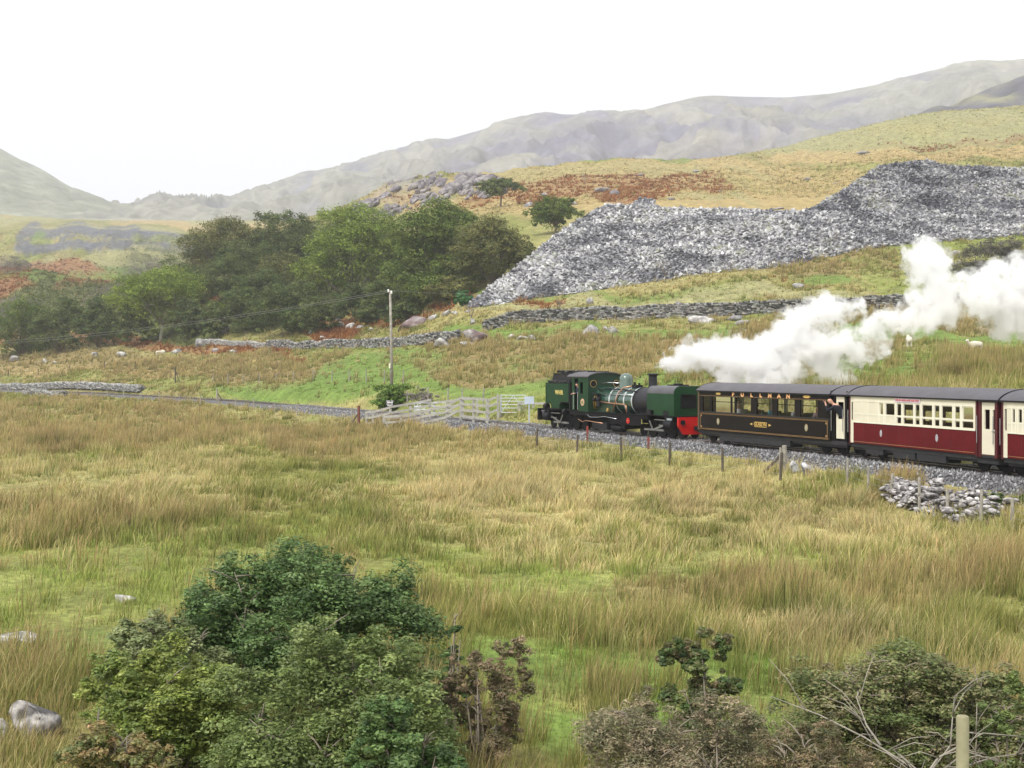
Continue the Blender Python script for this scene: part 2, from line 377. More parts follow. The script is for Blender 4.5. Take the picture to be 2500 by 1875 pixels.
# patches of vegetation: (px, py, rx, ry, type, strength, side) side 0 both, 1 near field, -1 beyond the track
PATCH = [
 # near field
 (300, 1045, 620, 55, RUSH, .6, 1), (900, 1090, 400, 60, RUSH, .5, 1), (1500, 1190, 500, 70, STRAW, .6, 1), (1150, 1120, 300, 50, STRAW, .5, 1),
 (650, 1190, 500, 60, OLIVE, .5, 1), (560, 1290, 400, 50, WEEDY, .9, 1), (300, 1400, 500, 90, WEEDY, 1.0, 1), (180, 1540, 400, 90, WEEDY, .6, 1), (120, 1640, 230, 80, TURF, 1.1, 1), (60, 1560, 120, 40, TURF, .5, 1),
 (1400, 1330, 500, 60, STRAW, .4, 1), (1650, 1455, 380, 50, RUSH, .6, 1), (1620, 1480, 260, 40, OLIVE, .6, 1), (950, 1300, 700, 80, OLIVE, .35, 1), (1500, 1370, 600, 50, WEEDY, .4, 1), (1480, 1480, 190, 36, DARK, .45, 1), (1950, 1430, 400, 50, RUSH, .5, 1), (2350, 1440, 260, 60, RUSH, .5, 1), (2300, 1500, 260, 60, OLIVE, .5, 1),
 (2120, 1300, 420, 60, STRAW, .5, 1), (800, 1400, 500, 90, WEEDY, .5, 1), (1250, 1680, 260, 90, TURF, .7, 1), (1100, 1250, 600, 50, STRAW, .4, 1), (300, 1180, 400, 60, STRAW, .4, 1), (2000, 1230, 400, 40, OLIVE, .5, 1), (1230, 1420, 200, 50, WEEDY, .9, 1), (1300, 1590, 330, 40, TURF, .9, 1), (1650, 1600, 300, 60, TURF, .7, 1), (1750, 1540, 200, 50, STRAW, .6, 1), (1400, 1800, 260, 110, TURF, .9, 1), (1560, 1750, 170, 40, STRAW, .7, 1),
 (1900, 1620, 260, 80, WEEDY, .6, 1), (1880, 1720, 200, 60, TURF, .7, 1), (2200, 1210, 90, 40, OLIVE, .8, 1), (1880, 1200, 110, 24, WEEDY, .8, 1), (2450, 1200, 110, 40, RUSH, .9, 1), (60, 1000, 140, 22, OLIVE, .7, 1), (650, 1030, 160, 26, OLIVE, .6, 1), (300, 990, 160, 18, OLIVE, .5, 1), (820, 1060, 220, 30, OLIVE, .5, 1), (110,1010,90,16,TURF,.5,1),
 # verge and meadow beyond the track
 (860, 925, 400, 26, TURF, 2.0, -1), (1060, 895, 260, 22, TURF, 2.0, -1), (1000, 940, 200, 30, TURF, 1.6, -1), (700, 945, 240, 14, TURF, 1.0, -1), (560, 962, 260, 10, WEEDY, 1.0, -1), (1280, 948, 150, 24, TURF, 1.6, -1), (1240, 870, 160, 10, TURF, 1.2, -1), (820, 975, 180, 12, WEEDY, 1.2, -1),
 (1280, 985, 230, 40, WEEDY, 2.4, -1), (1200, 960, 120, 20, TURF, 1.2, -1), (1050, 985, 120, 20, STRAW, .8, -1), (1640, 915, 160, 34, TURF, 1.6, -1), (2050, 910, 240, 46, TURF, 1.6, -1), (2340, 846, 260, 22, TURF, 3.2, -1), (2380, 925, 200, 24, TURF, 1.4, -1), (2150, 860, 120, 20, TURF, 1.0, -1),
 (1330, 900, 230, 34, RUSH, 2.0, -1), (1480, 845, 420, 38, RUSH, 1.7, -1), (1750, 860, 160, 30, RUSH, 1.3, -1), (2330, 890, 190, 22, RUSH, 1.8, -1), (2300, 800, 260, 30, RUSH, 1.8, -1), (2000, 800, 200, 26, RUSH, 1.2, -1), (1900, 900, 60, 30, OLIVE, .6, -1),
 (1430, 808, 300, 14, TURF, 1.6, -1), (1250, 822, 160, 16, TURF, 1.2, -1), (1700, 795, 140, 12, WEEDY, 1.2, -1), (1000, 862, 260, 14, WEEDY, 1.2, -1), (1150, 850, 90, 10, TURF, 1, -1),
 (300, 905, 600, 32, RUSH, 1.5, -1), (750, 880, 300, 20, RUSH, 1.3, -1), (150, 925, 300, 14, MOOR, 1.0, -1), (300, 880, 400, 7, STRAW, 1.2, -1),
 (820, 810, 150, 34, BRACK, 2.2, -1), (1010, 770, 130, 18, BRACK, 1.2, -1), (1180, 752, 90, 10, BRACK, 1.6, -1), (400, 855, 260, 14, BRACK, 1.2, -1), (1350, 735, 60, 8, BRACK, 1.0, -1), (1830, 640, 70, 12, BRACK, 1.4, -1), (1900, 690, 120, 10, BRACK, .7, -1),
 (1200, 765, 240, 14, STRAW, 1.2, -1), (1500, 745, 330, 16, PALE, 1.4, -1), (1500, 722, 200, 10, TURF, .7, -1), (1750, 730, 250, 16, PALE, 1.4, -1), (1650, 690, 350, 16, STRAW, .9, -1), (1800, 672, 350, 18, RUSH, 1.5, -1), (2000, 690, 220, 18, TURF, 1.2, -1), (2050, 650, 200, 18, RUSH, 1.2, -1), (2150, 610, 200, 16, RUSH, .8, -1), (2400, 610, 150, 20, WEEDY, 1.2, -1), (2000, 735, 260, 14, PALE, 1.3, -1), (1970, 748, 160, 8, RUSH, 1.1, -1), (2400, 700, 200, 40, WEEDY, .9, -1),
 # wooded slope
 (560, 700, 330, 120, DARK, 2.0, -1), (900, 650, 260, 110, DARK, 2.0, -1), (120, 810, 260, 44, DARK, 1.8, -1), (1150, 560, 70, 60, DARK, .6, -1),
 # upper moor
 (1700, 470, 900, 70, MOOR, 1.0, -1), (1500, 466, 200, 26, BRACK, 1.2, -1), (1330, 490, 110, 14, BRACK, 1.6, -1), (1240, 500, 160, 14, BRACK, 1.0, -1), (1050, 455, 200, 46, ROCK, .6, -1), (1040, 470, 160, 20, BRACK, .5, -1), (950, 500, 120, 30, PALE, .8, -1), (1200, 465, 90, 9, TURF, 1.0, -1), (1090, 500, 60, 7, TURF, 1.2, -1), (1560, 398, 110, 12, TURF, .8, -1), (1700, 500, 200, 12, PALE, 1.2, -1), (1750, 465, 260, 14, STRAW, 1.0, -1), (1850, 492, 180, 14, MOOR, 1.4, -1), (1830, 440, 120, 8, PALE, 1.2, -1), (1440, 430, 240, 18, PALE, .9, -1),
 (2150, 330, 500, 50, PALE, 1.0, -1), (2250, 385, 400, 16, MOOR, 1.5, -1), (2050, 350, 120, 14, PALE, 1.2, -1), (2300, 310, 300, 14, STRAW, .8, -1), (2400, 360, 200, 8, BRACK, .7, -1),
 # left hill and valley
 (100, 725, 190, 54, BRACK, 4.0, -1), (120, 690, 110, 20, BRACK, 2.0, -1), (200, 575, 200, 3, PALE, 2.5, -1), (150, 603, 180, 3, PALE, 2.5, -1), (330, 640, 180, 4, PALE, 2.0, -1), (420, 580, 90, 4, PALE, 2.0, -1), (160, 760, 120, 40, BRACK, 1.2, -1), (200, 705, 90, 12, TURF, 5.0, -1), (120, 675, 90, 10, BRACK, 1.2, -1), (60, 655, 90, 10, WEEDY, .9, -1), (30, 690, 30, 20, ROCK, 1.0, -1),
 (330, 660, 170, 24, PALE, 1.6, -1), (300, 690, 90, 14, TURF, 1.0, -1), (40, 600, 75, 40, SLATE, 1.5, -1), (130, 630, 80, 14, SLATE, 1.5, -1), (240, 590, 140, 24, SLATE, 1.6, -1), (300, 622, 150, 10, SLATE, 1.2, -1), (430, 595, 90, 18, SLATE, 1.2, -1), (90, 595, 22, 14, TURF, 1.6, -1), (110, 612, 34, 8, WEEDY, 2.8, -1), (330, 598, 34, 10, WEEDY, 1.6, -1), (400, 625, 110, 5, PALE, 2.2, -1),
 (150, 540, 400, 22, PALE, 1.2, -1), (50, 525, 160, 14, MOOR, 1.4, -1), (330, 556, 170, 10, MOOR, 2.0, -1), (520, 545, 200, 12, MOOR, 1.2, -1), (200, 556, 90, 10, OLIVE, 1.0, -1),
]
def veg(X, Y, Z, d):
    """weights of the vegetation types at ground points -> (n, ntypes)"""
    px = 1250 + F * X / Y; py = HY + (CZ - Z) * F / Y
    # ragged patch borders
    nx_ = (fbm(X / (3 + Y / 14), Y / (5 + Y / 8), 31, 4) - .5); ny_ = (fbm(X / (3 + Y / 14), Y / (5 + Y / 8), 47, 4) - .5)
    # the jitter is worked in metres, carried to rows by distance
    sx = 2.2 * (3 + Y / 9) * F / Y; sy = sx * 0.16 + 8
    pxj = px + nx_ * sx; pyj = py + ny_ * sy
    W = np.zeros((len(X), len(TYPES)))
    near = d > 0
    n1 = fbm(X / 9, Y / 16, 61, 4); n2 = fbm(X / 4, Y / 7, 71, 4); n3 = fbm(X / 1.6, Y / 2.4, 81, 3)
    W[:, STRAW] = np.where(near, .46, .30) + (n1 - .5) * 1.1
    W[:, RUSH] = np.where(near, .20, .25) + (n2 - .5) * 1.3
    W[:, OLIVE] = .34 + (.5 - n1) * 1.1 + (n3 - .5) * .8
    W[:, WEEDY] = .25 + (.5 - n2) * 1.2
    W = np.maximum(W, 0)
    for (cx, cy, rx, ry, ty, st, side) in PATCH:
        g_ = ((pxj - cx) / rx) ** 2 + ((pyj - cy) / ry) ** 2
        m_ = st * 1.9 * (1 - sstep(.45, 1.25, g_))
        if side == 1: m_ = m_ * near
        elif side == -1: m_ = m_ * (~near)
        W[:, ty] += m_
    W = W * (0.5 + 1.0 * np.stack([fbm(X / (1.2 + Y / 60) + 9 * k, Y / (2 + Y / 35), 91 + k, 3) for k in range(len(TYPES))], 1))
    W = W ** 1.7
    s = W.sum(1, keepdims=True) + 1e-6
    return W / s
_T = np.array(TYPES)
# fan-shaped sheet from the camera out to the moor
_pxs = np.concatenate([np.arange(-2400, -120, 60.0), np.arange(-120, 2640, 5.0), np.arange(2640, 5000, 60.0)])
_Ys = np.concatenate([np.exp(np.arange(math.log(5), math.log(240), 0.0072)), np.exp(np.arange(math.log(240), math.log(1390), 0.006))])
PXG, YG = np.meshgrid(_pxs, _Ys)
XG = (PXG - 1250) / F * YG
DG = track_d(XG, YG)
ZG = ground_z(XG, YG)
Wg = veg(XG.ravel(), YG.ravel(), ZG.ravel(), DG.ravel())
Cg = Wg @ _T
# small-scale colour mottling of the sward
mt = fbm(XG.ravel() / .8, YG.ravel() / 1.1, 101, 3)[:, None]
Cg = Cg * (0.75 + 0.5 * mt)
nr, nc = XG.shape
ii = (np.arange(nr - 1)[:, None] * nc + np.arange(nc - 1)[None, :]).ravel()
Fg = np.stack([ii, ii + 1, ii + nc + 1, ii + nc], 1)
M_ground = attr_mat('grassland', rough=.95, var=.42, scale=5.5, bump=.8, bscale=6, var2=.3, scale2=.6, bdist=.12)
g = np_mesh('ground', np.stack([XG.ravel(), YG.ravel(), ZG.ravel()], 1), Fg, M_ground, col=Cg, smooth=True)
tag(g, kind='structure')

# ============================================================ MOUNTAINS
M_mtn = attr_mat('mountain_side', rough=.95, var=.38, scale=.035, bump=.55, bscale=.03, var2=.25, scale2=.004, bdist=14)
def mountain(name, skyline, basel, Yr, Yb, ybase, colf, n_rows=110, rough=26, step=6, seed=0, back=500, prof=1.15):
    sk = np.array(skyline, float); px = np.arange(sk[0, 0], sk[-1, 0] + 1, step)
    ysk = np.interp(px, sk[:, 0], sk[:, 1]); yb = np.interp(px, [b[0] for b in basel], [b[1] for b in basel])
    k_ = np.exp(-0.5 * (np.arange(-4, 5) / 1.6) ** 2); k_ /= k_.sum()
    ysk = np.convolve(np.pad(ysk, 4, 'edge'), k_, 'valid')
    yr = np.interp(px, [b[0] for b in Yr], [b[1] for b in Yr])
    v = np.linspace(0, 1, n_rows)
    V = []; Cc = []
    ztop = CZ - (ysk - HY) * yr / F; zb = CZ - (yb - HY) * Yb / F
    for t in v:
        Yd = Yb + (yr - Yb) * t; z = zb + (ztop - zb) * t ** prof
        X = (px - 1250) / F * Yd
        env = math.sin(math.pi * min(t, 1.0)) ** .6
        f_ = fbm(X / 180, Yd / 260, seed + 3, 5); rid = 1 - np.abs(fbm(X / 90, Yd / 400 + z / 90, seed + 9, 5) * 2 - 1)
        z2 = z + env * rough * ((f_ - .5) * 1.2 + (rid - .75) * 1.3)
        V.append(np.stack([X, Yd, z2], 1)); Cc.append(colf(px, t, X, Yd, z2, f_, rid))
    for j in (1, 2):
        Yd = yr + back * j / 2; z = ztop - 120.0 * j; X = (px - 1250) / F * Yd
        V.append(np.stack([X, Yd, z], 1)); Cc.append(Cc[-1])
    V = np.concatenate(V); Cc = np.concatenate(Cc); nc_ = len(px); nr_ = n_rows + 2
    i_ = (np.arange(nr_ - 1)[:, None] * nc_ + np.arange(nc_ - 1)[None, :]).ravel()
    o = np_mesh(name, V, np.stack([i_, i_ + 1, i_ + nc_ + 1, i_ + nc_], 1), M_mtn, col=Cc, smooth=True)
    return tag(o, kind='structure')
def lerp3(a_, b_, t): return a_[None, :] * (1 - t[:, None]) + b_[None, :] * t[:, None]
def col_main(px, t, X, Y, z, f_, rid):
    green = np.array([.21, .205, .165]); rock = np.array([.125, .12, .165]); tan = np.array([.27, .255, .19])  # slope colours lifted paler and bluer, so part of the haze is painted
    n_ = fbm(X / 70, z / 45, 5, 5)
    steep = np.exp(-((px - 1480) / 560) ** 2) * np.clip(1 - abs(t - .5) / .6, 0, 1)
    c = lerp3(green, rock, np.clip(steep * 1.3 + (n_ - .5) * 2.4 + (.80 - rid) * 2.2, 0, 1))
    return lerp3f(c, tan, np.clip((fbm(X / 160, Y / 90, 77, 4) - .5) * 3, 0, .7) * (px > 1500))
def lerp3f(c, b_, t): return c * (1 - t[:, None]) + b_[None, :] * t[:, None]
_sk = [(-900, 470), (0, 540), (330, 512), (360, 499), (430, 503), (450, 502), (490, 511), (540, 495), (610, 465), (735, 422), (900, 397), (1000, 365), (1130, 330), (1232, 300), (1262, 290), (1310, 281), (1380, 279), (1480, 281), (1570, 273), (1620, 256), (1700, 236), (1740, 233), (1808, 236), (1920, 238), (2034, 228), (2150, 205), (2260, 175), (2380, 152), (2400, 149), (2440, 152), (2500, 143), (2800, 120), (3400, 150)]
mountain('mountain', _sk, [(-900, 560), (500, 552), (1000, 540), (2000, 450), (2500, 380), (3400, 330)], [(-900, 2400), (500, 2500), (1500, 2300), (3400, 2100)], 1350, 545, col_main, rough=75, seed=1)
def col_left(px, t, X, Y, z, f_, rid):
    green = np.array([.215, .225, .16]); tan = np.array([.29, .26, .20])  # lightened too, with distance haze partly put into the colour
    return lerp3(green, tan, np.clip((fbm(X / 120, Y / 160, 15, 4) - .42) * 3, 0, 1))
mountain('mountain', [(-900, 200), (-300, 300), (0, 362), (25, 376), (45, 388), (100, 412), (170, 456), (230, 483), (262, 499), (290, 504), (430, 506), (500, 512), (600, 520)], [(-900, 545), (600, 550)], [(-900, 1900), (600, 1950)], 1360, 545, col_left, rough=26, seed=21)
def col_crag(px, t, X, Y, z, f_, rid):
    green = np.array([.17, .165, .10]); rock = np.array([.075, .072, .09])
    return lerp3(green, rock, np.clip((fbm(X / 25, z / 18, 35, 4) - .30) * 3.6 + (px - 2420) / 300, 0, 1))
mountain('mountain', [(2210, 300), (2270, 276), (2328, 262), (2360, 243), (2400, 226), (2450, 207), (2500, 184), (2700, 120), (3300, 60)], [(2210, 300), (3300, 290)], [(2210, 1050), (3300, 1050)], 920, 290, col_crag, rough=26, seed=41, n_rows=60, back=250)
# ============================================================ placing helpers
def solveY(px, py, Y0, Y1):
    """distance at which the ground is seen at row py in column px"""
    Ys = np.linspace(Y0, Y1, 400); X = (px - 1250) / F * Ys
    rows = HY + (CZ - ground_z(X, Ys)) * F / Ys
    return float(Ys[np.abs(rows - py).argmin()])

# ============================================================ SLATE TIPS
M_slate = attr_mat('slate', rough=.7, var=.2, scale=1.2, spec=.35)
M_slatebase = mat('slate_waste', (.085, .085, .1), rough=.9, var=.5, scale=1.5, bump=.6)
SK = 0.68
def tip_surface(pxa, basef, topf, back=16):
    """rows base -> crest -> back of the tip"""
    out = []
    for px in pxa:
        Yb, zb = basef(px); yt = topf(px)
        Yt = (CZ - zb + SK * Yb) / (SK + (yt - HY) / F); zt = CZ - (yt - HY) * Yt / F
        if Yt < Yb + .5: Yt = Yb + .5; zt = CZ - (yt - HY) * Yt / F
        out.append((Yb, zb, Yt, zt))
    return np.array(out)
lo_top = [(1150, 745), (1164, 733), (1205, 700), (1254, 664), (1333, 599), (1412, 542), (1462, 514), (1480, 503), (1505, 506), (1530, 510), (1562, 490), (1592, 490), (1600, 512), (1660, 514), (1760, 515), (1870, 519), (1989, 522), (2100, 524), (2200, 528), (2500, 530), (2900, 535)]
lo_base = [(1150, 748), (1164, 748), (1243, 735), (1300, 725), (1469, 701), (1600, 682), (1695, 667), (1800, 656), (1921, 646), (2023, 622), (2147, 599), (2260, 588), (2500, 571), (2900, 565)]
def lo_basef(px):
    yb = np.interp(px, [p[0] for p in lo_base], [p[1] for p in lo_base]) + 4
    Yb = _lobY(px, yb); return Yb, CZ - (yb - HY) * Yb / F
_lobc = {}
def _lobY(px, yb):
    k = round(px / 50) * 50
    for q in (k - 50, k, k + 50):
        if q not in _lobc:
            ybq = np.interp(q, [p[0] for p in lo_base], [p[1] for p in lo_base]) + 4
            _lobc[q] = solveY(q, ybq, 150, 235)
    ks = sorted(_lobc); return float(np.interp(px, ks, [_lobc[i] for i in ks]))
pxl = np.arange(1150, 2901, 6.0)
S_lo = tip_surface(pxl, lo_basef, lambda p: np.interp(p, [q[0] for q in lo_top], [q[1] for q in lo_top]))
k9 = np.ones(9) / 9
for c_ in (0, 1): S_lo[:, c_] = np.convolve(np.pad(S_lo[:, c_], 4, 'edge'), k9, 'valid')
up_top = [(1960, 519), (1989, 508), (2030, 484), (2068, 463), (2110, 434), (2147, 410), (2200, 401), (2260, 396), (2317, 408), (2400, 411), (2500, 416), (2900, 440)]
pxu = np.arange(1960, 2901, 6.0)
def up_basef(px):
    i = np.interp(px, pxl, np.arange(len(pxl))); Yt = np.interp(px, pxl, S_lo[:, 2]); Yb = Yt + 3.0
    return Yb, CZ - (np.interp(px, [q[0] for q in lo_top], [q[1] for q in lo_top]) + 2 - HY) * Yb / F - .2
S_up = tip_surface(pxu, up_basef, lambda p: np.interp(p, [q[0] for q in up_top], [q[1] for q in up_top]))
for c_ in (2,): S_up[:, c_] = np.convolve(np.pad(S_up[:, c_], 4, 'edge'), k9, 'valid')
def tip_point(pxa, S, u, v, seed):
    """u: column px, v 0..1 up the slope"""
    a_ = [np.interp(u, pxa, S[:, k]) for k in range(4)]
    Y = a_[0] + (a_[2] - a_[0]) * v; z = a_[1] + (a_[3] - a_[1]) * v
    X = (u - 1250) / F * Y
    env = np.sin(np.pi * np.clip(v, 0, 1)) ** .6
    hgt = (a_[3] - a_[1])
    b = (fbm(X / 9, Y / 9 + z / 7, seed, 4) - .5) * 2.6 * env * np.clip(hgt / 8, .1, 1)
    Y = Y - b * .6; z = z + b * .8
    return X, Y, z
def tip_mesh(name, pxa, S, seed, label, cat):
    vs = np.linspace(0, 1, 50); rows = []
    for v in np.concatenate([[-.06], vs]):
        X, Y, z = tip_point(pxa, S, pxa, np.full(len(pxa), v), seed); rows.append(np.stack([X, Y, z], 1))
    for dY, dz in ((5, -.2), (10, -1.5), (16, -9)):
        Y = S[:, 2] + dY; rows.append(np.stack([(pxa - 1250) / F * Y, Y, S[:, 3] + dz], 1))
    V = np.concatenate(rows); nc_ = len(pxa); nr_ = len(rows)
    i_ = (np.arange(nr_ - 1)[:, None] * nc_ + np.arange(nc_ - 1)[None, :]).ravel()
    o = np_mesh(name, V, np.stack([i_, i_ + 1, i_ + nc_ + 1, i_ + nc_], 1), M_slatebase, smooth=True)
    return tag(o, label, cat)
def slabs(name, pxa, S, seed, n, size, parent, pal):
    r = np.random.default_rng(seed)
    u = r.uniform(pxa[0], pxa[-1], n); v = r.uniform(-.02, 1.01, n)
    keep = u < 2700; u = u[keep]; v = v[keep]; n = len(u)
    hgt = np.interp(u, pxa, S[:, 3] - S[:, 1]); kp = r.random(n) < np.clip(hgt / 10, .12, 1); u = u[kp]; v = v[kp]; n = len(u)
    X, Y, z = tip_point(pxa, S, u, v, seed if False else seed_of[name])
    patch = fbm(X / 5, z / 3 + Y / 5, seed + 5, 4)
    sz = size * (0.45 + r.random(n) ** 2 * 1.5) * (.75 + .6 * patch)
    L = sz * 1.15; W = sz * r.uniform(.3, .65, n); T = sz * r.uniform(.06, .17, n)
    # frames: flat in the slope (rising away at 34 deg) with scatter
    yaw = r.normal(0, 1, n) * .9 + 0.0; pit = R(28) + r.normal(0, .42, n); rol = r.normal(0, .45, n)
    cy, sy = np.cos(yaw), np.sin(yaw); cp, sp = np.cos(pit), np.sin(pit); cr, sr = np.cos(rol), np.sin(rol)
    ax = np.stack([cy * cr, sy * cr, sr], 1)
    up = np.stack([-sr * cy + 0 * cp, -sp * cr - sr * sy, cp * cr], 1); up /= np.linalg.norm(up, axis=1, keepdims=True)
    ax = ax - up * (ax * up).sum(1, keepdims=True); ax /= np.linalg.norm(ax, axis=1, keepdims=True)
    ay = np.cross(up, ax)
    c = np.stack([X, Y - .1, z + .12], 1)
    sg = np.array([(-1, -1, -1), (1, -1, -1), (1, 1, -1), (-1, 1, -1), (-1, -1, 1), (1, -1, 1), (1, 1, 1), (-1, 1, 1)], float)
    jit = 1 + r.uniform(-.3, .25, (n, 8, 3))
    V = c[:, None] + (sg[None] * jit)[:, :, 0:1] * (ax * L[:, None] / 2)[:, None] + (sg[None] * jit)[:, :, 1:2] * (ay * W[:, None] / 2)[:, None] + (sg[None])[:, :, 2:3] * (up * T[:, None] / 2)[:, None]
    q = np.array([(0, 3, 2, 1), (4, 5, 6, 7), (0, 1, 5, 4), (1, 2, 6, 5), (2, 3, 7, 6), (3, 0, 4, 7)])
    Fq = (np.arange(n)[:, None, None] * 8 + q[None]).reshape(-1, 4)
    pal = np.array(pal); w_ = r.random(n) * .6 + (patch - .3) * .9
    idx = np.clip((w_ * len(pal)).astype(int), 0, len(pal) - 1)
    cc = pal[idx] * r.uniform(.75, 1.25, (n, 1))
    cc = np.repeat(cc, 8, 0)
    o = np_mesh(name, V.reshape(-1, 3), Fq, M_slate, parent=None, col=cc)
    return o
seed_of = {'slate_slabs': 301, 'slate_slabs_upper': 311}
tip_mesh('slate_tip', pxl, S_lo, 301, 'long low tip of pale quarry slate waste above the meadow', 'slate tip')
o = slabs('slate_slabs', pxl, S_lo, 301, 125000, .56, None, [(.06, .062, .07), (.105, .105, .12), (.17, .17, .185), (.29, .29, .30), (.42, .42, .42), (.52, .52, .51), (.24, .25, .19)])
tag(o, 'loose pale slate slabs covering the low tip', 'slate waste', kind='stuff')
tip_mesh('slate_tip', pxu, S_up, 311, 'higher darker slate tip rising behind the low one', 'slate tip')
seed_of['slate_slabs'] = 311
o = slabs('slate_slabs', pxu, S_up, 313, 80000, .50, None, [(.035, .038, .045), (.07, .072, .085), (.12, .12, .14), (.21, .21, .22), (.32, .32, .32), (.40, .40, .39), (.2, .2, .13)])
tag(o, 'loose dark slate slabs covering the higher tip', 'slate waste', kind='stuff')

# ============================================================ GRASS
M_grass = attr_mat('grass_blades', rough=.8, var=0, trans=.35, spec=.15)
# type: (height, spread, base colour, tip colour, keep)
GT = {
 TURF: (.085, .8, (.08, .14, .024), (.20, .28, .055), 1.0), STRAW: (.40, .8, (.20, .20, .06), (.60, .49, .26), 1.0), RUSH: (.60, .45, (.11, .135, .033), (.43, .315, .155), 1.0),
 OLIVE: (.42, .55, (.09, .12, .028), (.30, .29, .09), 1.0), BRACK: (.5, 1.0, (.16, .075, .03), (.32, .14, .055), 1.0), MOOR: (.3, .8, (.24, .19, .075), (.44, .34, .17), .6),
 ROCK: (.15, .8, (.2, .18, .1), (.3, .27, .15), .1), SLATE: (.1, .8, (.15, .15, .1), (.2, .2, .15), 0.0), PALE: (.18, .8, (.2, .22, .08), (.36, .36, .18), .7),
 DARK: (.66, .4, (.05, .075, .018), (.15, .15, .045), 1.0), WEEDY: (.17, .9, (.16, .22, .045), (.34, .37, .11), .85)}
gh = np.array([GT[i][0] for i in range(11)]); gs = np.array([GT[i][1] for i in range(11)])
gb = np.array([GT[i][2] for i in range(11)]); gt_ = np.array([GT[i][3] for i in range(11)]); gk = np.array([GT[i][4] for i in range(11)])
def grass_zone(Y0, Y1, dens, nb, wmin, two_seg, seed, only_far=False, px0=-420, px1=3050):
    r = np.random.default_rng(seed)
    area = (px1 - px0) / F * .5 * (Y1 ** 2 - Y0 ** 2); n = int(area * dens)
    Y = np.sqrt(r.uniform(Y0 ** 2, Y1 ** 2, n)); X = (r.uniform(px0, px1, n) - 1250) / F * Y
    d = track_d(X, Y); k = (d < -2.15) | (d > np.where((X > 0) & (Y < 70), 3.1, 2.4) + (noise2(X / 1.1, Y / 1.1, 3) - .5) * 1.6)
    if only_far: pass
    X, Y, d = X[k], Y[k], d[k]; Z = ground_z(X, Y)
    W = veg(X, Y, Z, d)
    px = 1250 + F * X / Y
    # nothing where the slate tips lie or where the ground is out of sight under the train
    if Y1 > 150:
        yb = np.interp(px, [p[0] for p in lo_base], [p[1] for p in lo_base]); row = HY + (CZ - Z) * F / Y
        k = ~((px > 1155) & (row < yb + 2) & (Y < 285)) ; X, Y, d, Z, W, px = X[k], Y[k], d[k], Z[k], W[k], px[k]
    n = len(X); cs = W.cumsum(1); ty = (r.random(n)[:, None] > cs).sum(1).clip(0, 10)
    # scattered rush clumps standing in the turf beyond the line
    cl = (fbm(X / 1.1, Y / 1.6, 131, 2) > .74) & (ty == TURF) & (d < 0); ty = np.where(cl & (r.random(n) < .8), RUSH, ty)
    k = r.random(n) < gk[ty]; X, Y, d, Z, ty = X[k], Y[k], d[k], Z[k], ty[k]; n = len(X)
    clump = fbm(X / .9, Y / 1.3, 141, 3); big = fbm(X / 6, Y / 9, 151, 3)
    H = gh[ty] * (.26 + 1.7 * sstep(.25, .8, clump)) * (.65 + .65 * big) * r.uniform(.75, 1.2, n)
    H = np.where(np.abs(d) < 3.2, H * .75, H) * np.where(d > 0, .80, 1.0)
    # blades
    B = n * nb; ti = np.repeat(np.arange(n), nb)
    ang = r.uniform(0, 2 * np.pi, B); rad = r.random(B) ** .7 * (.06 + gs[ty[ti]] * .16 + Y[ti] * .0006)
    bx = X[ti] + np.cos(ang) * rad; by = Y[ti] + np.sin(ang) * rad
    bh = H[ti] * r.uniform(.55, 1.15, B)
    lean = bh * gs[ty[ti]] * r.uniform(.1, .75, B); la = ang + r.normal(0, .6, B)
    lx = np.cos(la) * lean + bh * .12; ly = np.sin(la) * lean
    wd = np.maximum(wmin, Y[ti] * .00060) * r.uniform(.6, 1.3, B) * np.where(ty[ti] == BRACK, 2.0, 1.0)
    fa = r.uniform(0, np.pi, B); wx = np.cos(fa) * wd / 2; wy = np.sin(fa) * wd / 2 * .5
    bz = Z[ti] - .04
    br = (1.13 * r.uniform(.6, 1.4, B) * (.78 + .44 * noise2(bx / 1.7, by / 2.6, 77)))[:, None]; tint = r.normal(0, .05, (n, 3))[ti] + 1
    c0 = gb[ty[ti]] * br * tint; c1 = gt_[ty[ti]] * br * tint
    if two_seg:
        P = np.stack([np.stack([bx - wx, by - wy, bz], 1), np.stack([bx + wx, by + wy, bz], 1),
                      np.stack([bx + lx * .35 + wx * .8, by + ly * .35 + wy * .8, bz + bh * .6], 1), np.stack([bx + lx * .35 - wx * .8, by + ly * .35 - wy * .8, bz + bh * .6], 1),
                      np.stack([bx + lx, by + ly, bz + bh], 1)], 1)
        b5 = np.arange(B)[:, None] * 5
        Fc = [b5 + np.array([[0, 1, 2, 3]]), b5 + np.array([[3, 2, 4]])]
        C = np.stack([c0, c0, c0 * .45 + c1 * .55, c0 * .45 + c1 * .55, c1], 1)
        return P.reshape(-1, 3), Fc, C.reshape(-1, 3)
    P = np.stack([np.stack([bx - wx, by - wy, bz], 1), np.stack([bx + wx, by + wy, bz], 1), np.stack([bx + lx, by + ly, bz + bh], 1)], 1)
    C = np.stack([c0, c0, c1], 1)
    return P.reshape(-1, 3), [np.arange(B)[:, None] * 3 + np.array([[0, 1, 2]])], C.reshape(-1, 3)
def grass_obj(label, zones):
    Vs, Q, T3, Cs = [], [], [], []; off = 0
    for z_ in zones:
        V, Fc, C = grass_zone(*z_)
        for f_ in Fc: (Q if f_.shape[1] == 4 else T3).append(f_ + off)
        Vs.append(V); Cs.append(C); off += len(V)
    fl = []
    if Q: fl.append(np.concatenate(Q))
    if T3: fl.append(np.concatenate(T3))
    o = np_mesh('grass', np.concatenate(Vs), fl, M_grass, col=np.concatenate(Cs))
    tag(o, label, 'grass', kind='stuff')
